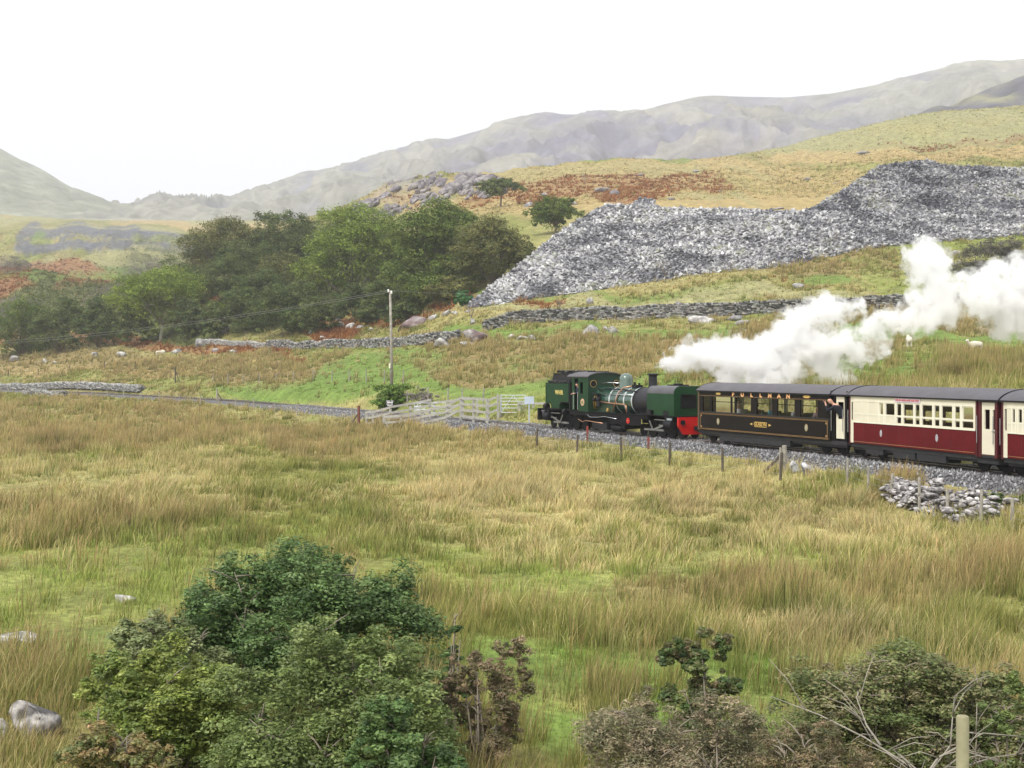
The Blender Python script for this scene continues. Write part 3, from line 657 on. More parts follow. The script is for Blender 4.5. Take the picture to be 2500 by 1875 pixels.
grass_obj('tall rushes and pale grass covering the wet meadow and the slopes', [
    (9.5, 22, 85, 11, .006, True, 1), (22, 46, 42, 9, .008, True, 2), (46, 90, 15, 8, .01, False, 3), (90, 215, 3.0, 8, .02, False, 4), (215, 420, 1.0, 6, .05, False, 5), (420, 800, .22, 5, .1, False, 6)])

# ============================================================ ROCKS
M_rock = attr_mat('weathered_rock', rough=.9, var=.45, scale=2.2, bump=.7, bscale=3)
_ico = {}
def ico(sub):
    if sub not in _ico:
        bm = bmesh.new(); bmesh.ops.create_icosphere(bm, subdivisions=sub, radius=1)
        bm.verts.ensure_lookup_table(); _ico[sub] = (np.array([v.co[:] for v in bm.verts]), np.array([[v.index for v in f.verts] for f in bm.faces])); bm.free()
    return _ico[sub]
def rock_geo(c, dims, seed, sub=3, rot=0.0, base=(.3, .29, .28), lich=(.55, .55, .5), top_l=.3):
    V, Fc = ico(sub); V = V.copy(); r = np.random.default_rng(seed)
    for k in range(15):                                     # cut facets
        nrm = r.normal(size=3); nrm /= np.linalg.norm(nrm); h = r.uniform(.28, .72)
        dd = V @ nrm; V = V - np.maximum(dd - h, 0)[:, None] * nrm * .9
    n_ = fbm(V[:, 0] * 1.7 + seed, V[:, 1] * 1.7 + V[:, 2] * 1.3, seed, 4)
    V = V * (.85 + .35 * (n_[:, None])); lo_, hi_ = V.min(0), V.max(0); V = (V - (lo_ + hi_) / 2) / (hi_ - lo_) * 2
    l = sstep(.47, .62, fbm(V[:, 0] * 3 + seed, V[:, 1] * 3 + V[:, 2] * 4, seed + 3, 4) + top_l * (V[:, 2] - .2) * .4)
    C = np.array(base)[None] * (1 - l[:, None]) + np.array(lich)[None] * l[:, None]
    V = V * (np.array(dims) / 2)[None]; cr, sr = math.cos(rot), math.sin(rot)
    V = np.stack([V[:, 0] * cr - V[:, 1] * sr, V[:, 0] * sr + V[:, 1] * cr, V[:, 2]], 1)
    return V + np.array(c)[None], Fc, C
def rock(px, py, wpx, hpx, Yr, label, seed=1, name='boulder', group=None, **kw):
    if 'sub' not in kw and wpx < 60: kw = dict(kw, sub=2)
    Y = solveY(px, py, *Yr) if hasattr(Yr, '__len__') else Yr
    s = F / Y; wd = wpx / s; hg = hpx / s; p = gpt(px, Y)
    V, Fc, C = rock_geo((0, 0, hg * .28), (wd, wd * .85, hg * 1.25), seed, rot=0, **kw)
    o = np_mesh(name, V, Fc, M_rock, col=C, smooth=False, loc=(p.x, p.y, p.z))
    return tag(o, label, 'boulder', group)
RED = dict(base=(.17, .12, .12), lich=(.36, .34, .33)); WHT = dict(base=(.22, .21, .20), lich=(.52, .51, .48)); GRY = dict(base=(.22, .21, .21), lich=(.45, .44, .42))
rock(1008, 800, 78, 32, (150, 215), 'large flat topped reddish boulder right of the utility pole below the bushes', 11, **RED)
rock(1160, 836, 66, 36, (135, 175), 'big rounded boulder built into the stone wall, dark underneath', 12, **RED)
rock(1080, 846, 42, 24, (135, 180), 'pale pointed boulder against the wall foot left of the built in boulder', 13, **WHT)
rock(1142, 846, 38, 14, (130, 170), 'low white lichened rock below the big boulder in the wall', 14, **WHT)
rock(1445, 816, 44, 26, (120, 148), 'rounded grey boulder with white foot in the green strip below the wall', 15, **GRY)
rock(1478, 808, 18, 14, (120, 148), 'small grey stone close beside the rounded grey boulder', 16, **GRY)
rock(1497, 812, 26, 18, (120, 148), 'split pale stone right of the rounded grey boulder', 17, **WHT)
rock(1716, 788, 72, 20, (120, 146), 'long flat pale rock lying against the middle of the wall', 18, **WHT)
rock(1795, 782, 40, 14, (120, 146), 'low grey rock between the long flat rock and the steam', 19, **GRY)
rock(1815, 794, 42, 14, (120, 143), 'flat grey slab tilted in the grass nearest the steam', 20, **GRY)
rock(1655, 748, 26, 14, (150, 176), 'dark grey boulder just behind the top of the wall', 21, **GRY)
rock(1440, 742, 18, 18, (152, 178), 'upright pale stone in the pasture below the slate', 22, **GRY)
rock(1400, 765, 34, 16, (145, 170), 'pale flat stones behind the wall left of the steam', 23, **WHT)
rock(1950, 703, 30, 14, (150, 180), 'grey rock in the pasture above the steam', 24, **GRY)
rock(2335, 622, 30, 12, (170, 215), 'pale rock beside the dark bush at right', 25, **WHT)
rock(85, 1792, 135, 95, (10, 22), 'large grey boulder with white lichen patches in the bottom left corner', 26, sub=4, base=(.105, .10, .10), lich=(.40, .38, .36), top_l=-.1)
rock(-5, 1806, 60, 60, (10, 22), 'grey boulder cut by the left edge beside the large lichened one', 27, sub=4, **GRY)
rock(48, 1572, 100, 32, (14, 26), 'long pale flat boulder in the grass at the left edge', 28, sub=4, base=(.18, .175, .17), lich=(.45, .44, .41))
rock(308, 1472, 56, 24, (14, 28), 'white topped stone in the grass left of the big green bush', 29, **WHT)
rock(2068, 1516, 60, 32, (14, 26), 'white stone showing in the grass at lower right', 30, base=(.42, .41, .4), lich=(.7, .69, .66))
rock(359, 989, 16, 9, (100, 150), 'tiny white stone in the rushes left of the railway bend', 31, **WHT)
for i, (px, py, wp, hp) in enumerate([(35, 882, 30, 16), (110, 884, 20, 10), (230, 872, 18, 14), (297, 870, 24, 13), (392, 862, 12, 7), (430, 862, 28, 12), (525, 858, 20, 9), (575, 860, 30, 8), (490, 846, 30, 22), (135, 888, 14, 7)]):
    rock(px, py, wp, hp, (190, 275), ORD[sorted([35,110,135,230,297,392,430,490,525,575]).index(px)] + ' from the left of the small pale rocks at the foot of the dark bushes', 60 + i, group='small rocks along the foot of the bushes', **(WHT if i % 2 else GRY))
for i, (px, py, wp, hp) in enumerate([(765, 815, 26, 18), (790, 828, 22, 10), (825, 785, 16, 26), (838, 800, 22, 16), (855, 804, 24, 18), (880, 802, 30, 10), (905, 806, 20, 8), (550, 812, 20, 26), (545, 790, 16, 24), (1058, 778, 26, 14), (1090, 772, 26, 18), (1110, 770, 18, 12), (1142, 764, 16, 8), (1155, 790, 14, 14), (1275, 828, 30, 10), (1300, 830, 18, 14), (1250, 826, 22, 12)]):
    rock(px, py, wp, hp, (125, 265), ORD[sorted([765,790,825,838,855,880,905,550,545,1058,1090,1110,1142,1155,1275,1300,1250]).index(px)] + ' from the left of the small white stones in the bracken by the wall', 80 + i, group='white stones among the bracken', **WHT)
_OC = [(1470, 472, 40, 16), (1500, 476, 26, 14), (1395, 500, 30, 8), (1290, 505, 26, 14), (1970, 440, 22, 8), (2040, 452, 12, 6), (2110, 376, 40, 8), (1900, 510, 30, 6), (1640, 488, 20, 6), (1760, 470, 18, 6), (1330, 478, 22, 8), (1560, 430, 26, 8), (1700, 420, 20, 6), (1250, 452, 18, 8)]
for i, (px, py, wp, hp) in enumerate(_OC):
    rock(px, py, wp, hp, (255, 520), ORD[sorted(q[0] for q in _OC).index(px)] + ' from the left of the grey rock outcrops on the moor', 120 + i, group='rock outcrops on the moor', base=(.2, .19, .2), lich=(.34, .33, .33))

def knoll():
    r = np.random.default_rng(77); Vs, Fs, Cs, off = [], [], [], 0
    sk = [(850, 515), (870, 505), (927, 463), (975, 448), (1017, 435), (1060, 430), (1130, 429), (1180, 434), (1240, 432)]
    for k in range(620):
        px = r.uniform(855, 1235); top = np.interp(px, [q[0] for q in sk], [q[1] for q in sk]); f_ = r.random() ** 1.7
        if fbm(np.array([px / 38.]), np.array([f_ * 3.5]), 7, 3)[0] < .44: continue
        row = top + 6 + f_ * (85 - (px - 855) * .12); Y = solveY(px, row, 300, 440); X = (px - 1250) / F * Y; z = gz(X, Y); s_ = r.uniform(1.0, 3.4) * (1.2 - .5 * f_)
        V, Fc, C = rock_geo((0, 0, 0), (s_ * 1.1, s_, s_ * r.uniform(.8, 1.5)), 1500 + k, sub=2, base=(.17, .15, .165), lich=(.30, .28, .27), top_l=.2)
        V[:, 0] += V[:, 2] * .5; V = V + np.array([X, Y, z + s_ * .12]); Vs.append(V); Fs.append(Fc + off); Cs.append(C); off += len(V)
    o = np_mesh('rock_outcrop', np.concatenate(Vs), np.concatenate(Fs), M_rock, col=np.concatenate(Cs)); tag(o, 'craggy grey purple rocks on the skyline above the wood', 'crag', kind='stuff')
knoll()
# ============================================================ DRYSTONE WALLS
M_stone = attr_mat('wall_stone', rough=.9, var=.35, scale=3, bump=.4, bscale=5)
def wall_geo(path, height, thick, sl, sh, seed, light=.3, dark=.08, ragged=.1, tops=True, tumble=0.0):
    r = np.random.default_rng(seed); P = [Vector(p) for p in path]; Ls = [0]
    for a_, b_ in zip(P, P[1:]): Ls.append(Ls[-1] + (b_.xy - a_.xy).length)
    Vs, Fs, Cs = [], [], []; nst = 0
    q = np.array([(0, 3, 2, 1), (4, 5, 6, 7), (0, 1, 5, 4), (1, 2, 6, 5), (2, 3, 7, 6), (3, 0, 4, 7)])
    sg = np.array([(-1, -1, -1), (1, -1, -1), (1, 1, -1), (-1, 1, -1), (-1, -1, 1), (1, -1, 1), (1, 1, 1), (-1, 1, 1)], float)
    def stone(c, ux, dims, tilt, col):
        nonlocal nst
        uy = np.array([-ux[1], ux[0], 0]); uz = np.array([0, 0, 1.])
        ct, st = math.cos(tilt), math.sin(tilt); a1 = ux * ct + uz * st; a3 = -ux * st + uz * ct
        j = sg * (1 + r.uniform(-.28, .18, (8, 3))) * .5
        V = c + j[:, 0:1] * a1 * dims[0] + j[:, 1:2] * uy * dims[1] + j[:, 2:3] * a3 * dims[2]
        Vs.append(V); Fs.append(q + nst * 8); Cs.append(np.repeat(col[None], 8, 0)); nst += 1
    def colr():
        t = r.random() ** 1.3; b = dark + (light - dark) * t
        return np.array([b * r.uniform(.95, 1.08), b, b * r.uniform(.88, 1.0)])
    tot = Ls[-1]; s = 0
    nh = max(1, int(round(height / sh)))
    hprof = lambda t: height * (1 + ragged * 2 * (float(fbm(np.array([t / 3.0]), np.array([0.]), seed, 3)[0]) - .5))
    def pos(t):
        k = min(max(0, int(np.searchsorted(Ls, t)) - 1), len(P) - 2); f_ = (t - Ls[k]) / max(Ls[k + 1] - Ls[k], 1e-6)
        p = P[k].lerp(P[k + 1], f_); d_ = (P[k + 1] - P[k]); d_.normalize(); return np.array(p), np.array((d_.x, d_.y, 0)) / max(1e-6, math.hypot(d_.x, d_.y))
    for c_ in range(nh):
        for side in (-1, 1):
            s = -r.uniform(0, sl)
            while s < tot:
                l_ = sl * r.uniform(.55, 1.6); hh = hprof(s)
                zc = (c_ + .5) / nh * hh
                if zc < hh:
                    p, ux = pos(min(max(s + l_ / 2, 0), tot)); uy = np.array([-ux[1], ux[0], 0])
                    off = thick / 2 * (1 - .25 * c_ / nh) - .1 + r.normal(0, .02 + tumble * .3)
                    stone(p + uy * side * off + np.array([0, 0, zc + r.normal(0, tumble * .15)]), ux, (l_ * .97, thick * .5, hh / nh * r.uniform(.8, 1.15)), r.normal(0, .06 + tumble), colr())
                s += l_
    if tops:
        s = 0
        while s < tot:
            l_ = sl * r.uniform(.3, .6); p, ux = pos(s); hh = hprof(s)
            stone(p + np.array([0, 0, hh + .06]), ux, (l_ * .5, thick * .8, r.uniform(.16, .34)), r.normal(.25, .2), colr() * 1.15); s += l_
    # dark heart of the wall so no daylight shows through the joints
    V = np.concatenate(Vs); Fc = np.concatenate(Fs); C = np.concatenate(Cs)
    hv = []
    for t in np.linspace(0, tot, max(3, int(tot))):
        p, ux = pos(t); uy = np.array([-ux[1], ux[0], 0]); hh = hprof(t) * .93; o_ = thick * .28
        hv += [p - uy * o_ - [0, 0, .3], p + uy * o_ - [0, 0, .3], p + uy * o_ * .8 + [0, 0, hh], p - uy * o_ * .8 + [0, 0, hh]]
    hv = np.array(hv); m_ = len(hv) // 4; hf = []
    for i in range(m_ - 1):
        for k in range(4): hf.append((i * 4 + k, i * 4 + (k + 1) % 4, i * 4 + 4 + (k + 1) % 4, i * 4 + 4 + k))
    hf = np.array(hf) + len(V)
    return np.concatenate([V, hv]), np.concatenate([Fc, hf]), np.concatenate([C, np.full((len(hv), 3), .04)])
def wall(label, pts, height, thick, sl, sh, seed, **kw):
    path = []
    for (a_, b_) in zip(pts, pts[1:]):
        for t in np.linspace(0, 1, 6)[:-1]: path.append((a_[0] + (b_[0] - a_[0]) * t, a_[1] + (b_[1] - a_[1]) * t))
    path.append(pts[-1])
    P = []
    for px, Y in path:
        p = gpt(px, Y); P.append((p.x, p.y, p.z - .08))
    V, Fc, C = wall_geo(P, height, thick, sl, sh, seed, **kw)
    o = np_mesh('drystone_wall', V, Fc, M_stone, col=C); return tag(o, label, 'stone wall')
def wp(l): return [(px, solveY(px, py, y0, y1)) for px, py, y0, y1 in l]
wall('dark drystone wall climbing the pasture from the built in boulder to the steam', wp([(1182, 808, 145, 175), (1240, 794, 145, 175), (1300, 787, 140, 170), (1400, 780, 140, 165), (1500, 780, 138, 160), (1600, 777, 138, 158), (1700, 775, 138, 155), (1800, 771, 138, 155), (1900, 764, 138, 155), (2000, 760, 138, 155), (2120, 758, 138, 155), (2240, 752, 138, 155)]), 1.45, .7, .46, .19, 1, light=.34, dark=.05, ragged=.2)
wall('lower drystone wall running from the dark bushes to the built in boulder', wp([(655, 850, 180, 235), (760, 852, 175, 225), (860, 848, 165, 210), (960, 847, 160, 200), (1050, 838, 150, 190), (1120, 828, 145, 180)]), 1.15, .7, .46, .19, 2, light=.38, dark=.05, ragged=.22)
wall('low grey lichened wall end half buried beside the dark bushes', wp([(495, 838, 190, 245), (560, 842, 190, 240), (650, 849, 185, 235)]), .75, .8, .4, .16, 3, light=.42, dark=.2, ragged=.3)
wall('broken piece of stone wall beside the steam at the right edge', wp([(2310, 745, 140, 165), (2420, 735, 140, 165), (2560, 725, 140, 170)]), 1.2, .7, .42, .16, 4, light=.35, dark=.08, ragged=.3)
wall('grey slate wall along the far side of the railway at the left edge', [(1250 + F * trk(t, -3.0).x / trk(t, -3.0).y, trk(t, -3.0).y) for t in np.linspace(t_at_px(-250, -3.0), t_at_px(345, -3.0), 9)], 0.75, .9, .5, .15, 5, light=.42, dark=.14, ragged=.25, tumble=.05)
wall('short tumbled bit of wall on the near side of the railway at far left', [(1250 + F * trk(t, 4.6).x / trk(t, 4.6).y, trk(t, 4.6).y) for t in np.linspace(t_at_px(62, 4.6), t_at_px(158, 4.6), 4)], .75, .8, .5, .15, 6, light=.4, dark=.12, ragged=.4, tumble=.1)
def ruin():
    r = np.random.default_rng(5); Vs, Fs, Cs = [], [], []; off = 0
    ta, tb = t_at_px(2150, 4.9), t_at_px(2415, 4.9)
    for k in range(560):
        f_ = r.random(); p = trk(ta + (tb - ta) * f_, 4.1 + r.random() ** .8 * 1.3 * (.5 + f_ * .8)); z0 = gz(p.x, p.y)
        gap = abs(f_ - .53) < .035
        top = (.15 if gap else .6 * (.6 + .5 * math.sin(f_ * 9 + 1) ** 2)) ; s_ = r.uniform(.11, .30)
        V, Fc, C = rock_geo((p.x, p.y, z0 + r.random() * top), (s_ * 1.5, s_ * .9, s_ * .65), 500 + k, sub=2, rot=r.uniform(0, 3), base=(.13, .12, .12), lich=(.50, .48, .47), top_l=.3)
        Vs.append(V); Fs.append(Fc + off); Cs.append(C); off += len(V)
    o = np_mesh('ruined_wall', np.concatenate(Vs), np.concatenate(Fs), M_rock, col=np.concatenate(Cs))
    tag(o, 'tumbled heap of white lichened stones left of a wall below the carriages', 'stone wall')
ruin()
for px, wp_, sd_ in ((1940, 30, 1), (1975, 36, 2)):
    p = trk(t_at_px(px, 3.6), 3.6); s = F / p.y
    V, Fc, C = rock_geo((0, 0, .2), (wp_ / s, wp_ / s * .7, .55), 700 + sd_, base=(.2, .2, .22), lich=(.5, .5, .5))
    o = np_mesh('boulder', V, Fc, M_rock, col=C, loc=(p.x, p.y, gz(p.x, p.y)))
    tag(o, 'grey stone beside the braced post under the dark carriage, %s one' % ('left' if sd_ == 1 else 'right'), 'boulder')
# ============================================================ TREES AND BUSHES
M_leaf = attr_mat('foliage', rough=.75, var=0, trans=.3, spec=.2)
M_bark = mat('bark', (.16, .135, .11), rough=.9, var=.3, scale=6, bump=.4)
M_palebark = mat('pale_lichened_bark', (.34, .32, .27), rough=.9, var=.25, scale=6, bump=.3)
M_twig = mat('grey_brown_twig', (.20, .17, .13), rough=.9, var=.3, scale=6)
def leaves_geo(lobes, n, size, pal, seed, fill=.5, aspect=.6, per=64, cr=.40, zk=.85):
    """lobes: (cx,cy,cz, rx,ry,rz); leaves gathered in sprays that sit through the outer part of the lobes"""
    r = np.random.default_rng(seed); lobes = np.array(lobes, float); K = max(8, n // per)
    vol = (lobes[:, 3] * lobes[:, 4] * lobes[:, 5]) ** (2 / 3.); li = r.choice(len(lobes), K, p=vol / vol.sum()); L = lobes[li]
    dv = r.normal(size=(K, 3)); dv /= np.linalg.norm(dv, axis=1, keepdims=True)
    dv[:, 2] = np.where((dv[:, 2] < -.3) & (r.random(K) < .6), -dv[:, 2], dv[:, 2])
    rr = fill + (1.05 - fill) * r.random(K) ** .5; rr *= .85 + .35 * r.random(K)
    Cn = L[:, :3] + dv * rr[:, None] * L[:, 3:6]; Rc = np.cbrt(L[:, 3] * L[:, 4] * L[:, 5]) * cr * r.uniform(.6, 1.35, K)
    idx = r.integers(0, K, n); d2 = r.normal(size=(n, 3)); d2 /= np.linalg.norm(d2, axis=1, keepdims=True)
    d2[:, 2] = np.where((d2[:, 2] < 0) & (r.random(n) < .55), -d2[:, 2], d2[:, 2])
    P = Cn[idx] + d2 * (Rc[idx] * (.25 + .85 * r.random(n) ** .7))[:, None] * np.array([1.1, 1.1, zk])
    nr = d2 * .9 + dv[idx] * .3 + r.normal(size=(n, 3)) * .5 + np.array([0, 0, .25]); nr /= np.linalg.norm(nr, axis=1, keepdims=True)
    a_ = np.cross(nr, r.normal(size=(n, 3))); a_ /= np.linalg.norm(a_, axis=1, keepdims=True) + 1e-9; b_ = np.cross(nr, a_)
    s = size * r.uniform(.5, 1.3, n)[:, None]
    V = np.stack([P - a_ * s * .5, P - b_ * s * .5 * aspect, P + a_ * s * .5, P + b_ * s * .5 * aspect], 1)
    pal = np.array(pal, float); ct = r.random(K); lt = np.clip(ct[idx] * .6 + r.random(n) * .4, 0, .999) * (len(pal) - 1)
    i0 = lt.astype(int); f_ = (lt - i0)[:, None]; C = pal[i0] * (1 - f_) + pal[np.minimum(i0 + 1, len(pal) - 1)] * f_
    C = C * r.uniform(.7, 1.3, (n, 1)) * r.uniform(.72, 1.3, (K, 1))[idx]; C = np.repeat(C, 4, 0)
    return V.reshape(-1, 3), np.arange(n * 4).reshape(-1, 4), C
OAK = [(.035, .06, .014), (.06, .092, .02), (.095, .125, .028), (.14, .17, .04)]
BRIGHT = [(.06, .09, .018), (.10, .14, .022), (.14, .185, .03), (.18, .22, .042)]
BROWNISH = [(.045, .06, .018), (.08, .09, .028), (.12, .12, .04), (.16, .145, .055)]
GORSE = [(.03, .05, .016), (.05, .075, .022), (.08, .10, .032), (.10, .115, .04)]
OLIV = [(.04, .06, .018), (.07, .092, .028), (.11, .13, .042)]
GREYT = [(.10, .09, .08), (.15, .135, .12), (.2, .18, .155)]
def tree(label, px, pyb, Y, wpx, hpx, pal, seed, leaf=.34, n=6000, name='tree', cat='tree', group=None, trunk=.3, nl=11, bark=None, crown_lo=.25, flat=.75, limbs=True, group_=None, fill=.5):
    """crown width/height in photo pixels at distance Y, base row pyb"""
    Y = solveY(px, pyb, *Y) if hasattr(Y, '__len__') else solveY(px, pyb, Y * .78, Y * 1.2)
    s = F / Y; W = wpx / s; H = hpx / s; p = gpt(px, Y); r = random.Random(seed); n = int(n * 4.0); leaf = leaf * 1.05; nl = int(nl * 1.5); pal = [tuple(c * 1.5 for c in q) for q in pal]
    # base exactly where the photo shows it
    root = empty(name, (p.x, p.y, p.z)); tag(root, label, cat, group)
    zb = CZ - (pyb - HY) * Y / F - p.z; zb = 0.0 if abs(zb) < 2.5 else 0.0
    lob = []
    for k in range(nl):
        a_ = r.uniform(0, 2 * math.pi); q = r.random() ** .5 * .36 * W
        zc = H * (crown_lo + (1 - crown_lo) * r.uniform(.08, .80)); sc = 1 - .35 * max(0, (zc / H - .5)) / .5
        rr = W * r.uniform(.15, .23)
        lob.append((math.cos(a_) * q * sc, math.sin(a_) * q * .8 * sc, zc, rr, rr * .9, min(rr * flat, H * .3)))
    lob.append((0, 0, H * (crown_lo + (1 - crown_lo) * .52), W * .3, W * .27, H * (1 - crown_lo) * .36))
    lob.append((r.uniform(-.1, .1) * W, 0, H * .84, W * .2, W * .2, H * .14))
    for sgn in (-1, 1): lob.append((sgn * W * .36, r.uniform(-.1, .1) * W, H * (crown_lo + (1 - crown_lo) * r.uniform(.25, .5)), W * .17, W * .17, H * .16))
    V, Fc, C = leaves_geo(lob, n, leaf, pal, seed, fill=fill)
    V[:, 2] = np.where(V[:, 2] < 0.02, 0.02 + np.abs(V[:, 2]) * .2, V[:, 2]); V[:, 2] *= H / np.percentile(V[:, 2], 99.3)
    q0, q1 = np.percentile(V[:, 0], 1), np.percentile(V[:, 0], 99); V[:, 0] = (V[:, 0] - (q0 + q1) / 2) * W / (q1 - q0)
    np_mesh('crown' if cat == 'tree' else 'foliage', V, Fc, M_leaf, parent=root, col=C)
    mb = MB(); tr = max(.05, W * .02)
    fork = Vector((r.uniform(-.03, .03) * W, 0, H * crown_lo * .9 + .2))
    mb.tube([(0, 0, -.4), (fork.x * .4, 0, fork.z * .5), fork], [tr * 1.35, tr * 1.05, tr * .9], 8)
    if limbs:
        for L_ in lob:
            e_ = Vector(L_[:3]) + Vector((0, 0, L_[5] * .3)); m_ = fork.lerp(e_, .5) + Vector((r.uniform(-.06, .06) * W, r.uniform(-.06, .06) * W, r.uniform(0, .05) * H))
            mb.tube([fork, m_, e_], [tr * .5, tr * .3, tr * .1], 5)
            for q in range(2):
                e2 = m_ + Vector((r.uniform(-.2, .2) * W, r.uniform(-.2, .2) * W, r.uniform(-.02, .14) * H)); mb.tube([m_, (m_ + e2) / 2 + Vector((0, 0, .02 * H)), e2], [tr * .24, tr * .15, tr * .05], 4)
    mb.build('trunk' if cat == 'tree' else 'stem', bark or M_bark, root, smooth=True)
    return root
def bare(label, px, pyb, Y, wpx, hpx, seed, col=None, name='bare_tree', dens=5, twigs=True, cat='tree'):
    if hasattr(Y, '__len__'): Y = solveY(px, pyb, *Y)
    s = F / Y; W = wpx / s; H = hpx / s; p = gpt(px, Y); r = random.Random(seed); mb = MB()
    tr = max(.05, .4 / s)
    def grow(a_, d_, L, rad, lev):
        m_ = a_ + d_ * L * .5 + Vector((r.uniform(-1, 1), r.uniform(-1, 1), r.uniform(-.3, .5))) * L * .08; b_ = a_ + d_ * L
        mb.tube([a_, m_, b_], [rad, rad * .8, rad * .6], 5 if lev < 2 else 3, cap=False)
        if lev < 4:
            for k in range(3 if lev else dens):
                nd = (d_ + Vector((r.uniform(-1, 1) * W / H * 1.1, r.uniform(-1, 1) * .9, r.uniform(-.25, .7)))).normalized()
                grow(m_.lerp(b_, r.uniform(.2, 1)), nd, L * r.uniform(.55, .8), rad * .55, lev + 1)
    root = empty(name, tuple(p)); tag(root, label, cat)
    grow(Vector((0, 0, -.2)), Vector((r.uniform(-.1, .1), 0, 1)).normalized(), H * .38, tr * 1.3, 0)
    mb.build('branches', col or M_bark, root)
    return root
tree('bright olive oak with pale spreading limbs standing in front of the wood at left', 393, 832, (195, 262), 232, 178, BRIGHT, 3, n=9000, bark=M_palebark, leaf=.30, crown_lo=.22)
tree('tall bright green round tree crowning the middle of the wooded slope', 858, 735, 248, 250, 232, BRIGHT, 4, n=11000, leaf=.34, crown_lo=.0)
tree('large dark green tree left of the slate tip, the widest of the wood', 1075, 735, 236, 250, 240, OAK, 5, n=12000, leaf=.34, crown_lo=.0)
tree('brownish green tree leaning over the foot of the slate tip', 1205, 700, 228, 190, 165, BROWNISH, 6, n=8000, leaf=.28, crown_lo=.0)
tree('rounded olive brown tree at the upper left end of the wood', 545, 665, 286, 200, 130, BROWNISH, 7, n=7500, leaf=.34, crown_lo=.0)
tree('olive tree behind the bright green one near the top of the wood', 690, 640, 300, 175, 120, OLIV, 8, n=6500, leaf=.34, crown_lo=.0)
tree('small dark green tree above the top left corner of the slate tip', 1355, 595, (235, 300), 125, 90, OAK, 9, n=4200, leaf=.3, crown_lo=.2)
tree('lone wind shaped tree with a flat crown on the rocky moor', 1222, 506, (300, 410), 106, 70, OLIV, 10, n=2200, leaf=.36, crown_lo=.4, flat=.4)
tree('dark green tree at the left edge of the picture', 55, 868, (225, 275), 190, 140, OAK, 13, n=7000, leaf=.3, crown_lo=.0)
tree('dark ochre green tree between the left edge and the bright olive oak', 150, 862, (228, 275), 140, 132, OLIV, 14, n=5000, leaf=.3, crown_lo=.0)
tree('dull green tree just left of the bright olive oak', 240, 850, (235, 275), 120, 125, GORSE, 15, n=4500, leaf=.3, crown_lo=.0)
B_ = [ # px, base row, Y, w, h, palette, label
 (485, 700, 272, 150, 95, OLIV, 'olive bush on the skyline ledge left of the wooded slope'), (470, 760, 255, 130, 100, GORSE, 'dark bush on the slope right behind the bright olive oak'),
 (545, 740, 262, 150, 100, OLIV, 'grey green bush in the middle of the left part of the wooded slope'), (610, 690, 282, 150, 90, GORSE, 'dark bush below the rounded olive brown tree'),
 (640, 765, 256, 150, 95, GORSE, 'blackish green bush in the middle of the wooded slope'), (700, 725, 268, 160, 95, BROWNISH, 'brown green bush under the olive tree near the top of the wood'),
 (735, 790, 245, 150, 90, OLIV, 'olive bush at the foot of the slope above the wall'), (600, 815, 232, 120, 100, GORSE, 'dark evergreen bush nearest the low grey wall end'),
 (690, 822, 228, 150, 110, GORSE, 'big dark evergreen bush in front of the wood just above the wall'), (775, 815, 226, 100, 80, OLIV, 'yellowish bush at the right end of the dark front bushes'),
 (880, 780, 236, 130, 75, GORSE, 'dark gorse bush under the bright green round tree'), (960, 765, 232, 130, 70, OLIV, 'green bush behind the top of the utility pole'),
 (1030, 750, 228, 130, 75, GORSE, 'dark bush under the widest tree right of the utility pole'), (1100, 742, 222, 110, 60, BROWNISH, 'brownish bush above the rust coloured bracken'),
 (1132, 748, 205, 40, 34, [(.03, .09, .03), (.06, .14, .05), (.08, .18, .07)], 'small vivid green bush at the foot of the slate tip'), (900, 796, 220, 70, 44, OLIV, 'low green bush left of the utility pole above the bracken'),
 (985, 788, 210, 90, 46, GORSE, 'low dark bush behind the flat topped reddish boulder'), (330, 845, 238, 90, 90, GORSE, 'dark bush filling the gap right below the bright olive oak'),
 (455, 832, 235, 90, 90, GORSE, 'dark bush right of the trunk of the bright olive oak'), (520, 828, 232, 70, 80, OLIV, 'small olive bush by the white rocks left of the wall end'),
 (800, 700, 262, 120, 80, GORSE, 'dark bush wedged between the olive tree and the bright green tree'), (980, 690, 250, 110, 110, BROWNISH, 'brown twiggy bush between the bright green tree and the widest tree'),
 (1270, 655, 215, 60, 60, BROWNISH, 'twiggy bush on the left flank of the slate tip'), (20, 790, 300, 180, 60, GREYT, 'grey leafless thicket behind the trees at the left edge'), (290, 770, 290, 170, 70, GREYT, 'grey leafless thicket left behind the bright olive oak'),
 (400, 700, 330, 150, 60, GREYT, 'grey scrub in the hollow behind the bright olive oak'), (40, 668, 385, 110, 40, GREYT, 'grey heathery scrub on top of the green hill at left'),
 (2425, 672, 176, 165, 78, GREYT, 'dark grey leafless bush behind the steam at the right edge'),
]
for i, (px, yb, Y, w_, h_, pal, lab) in enumerate(B_):
    dk = pal
    if i == len(B_) - 1: dk = [(.05, .05, .04), (.085, .08, .065), (.12, .11, .09)]
    tree(lab, px, yb, Y, w_ * 1.08, h_ * 1.12, dk, 40 + i, n=int(1500 + w_ * h_ * .22), leaf=.27 if pal is not GREYT else .2, name='bush', cat='bush', crown_lo=.02, nl=8, limbs=False)
bare('bare leafless tree standing in front of the lower slate tip', 1625, 692, (160, 185), 90, 85, 21)
bare('bare leafless tree at the edge of the slate right of the middle', 2018, 627, (165, 215), 80, 95, 22)
bare('twiggy bare bush against the slate between the two bare trees', 1782, 664, (160, 195), 70, 50, 23, cat='bush', name='bare_bush')
bare('tiny stunted leafless thorn in the pasture above the wall', 1366, 756, (148, 175), 34, 36, 24)
bare('slender leafless sapling below the left foot of the slate tip', 1150, 792, (165, 200), 36, 66, 25)
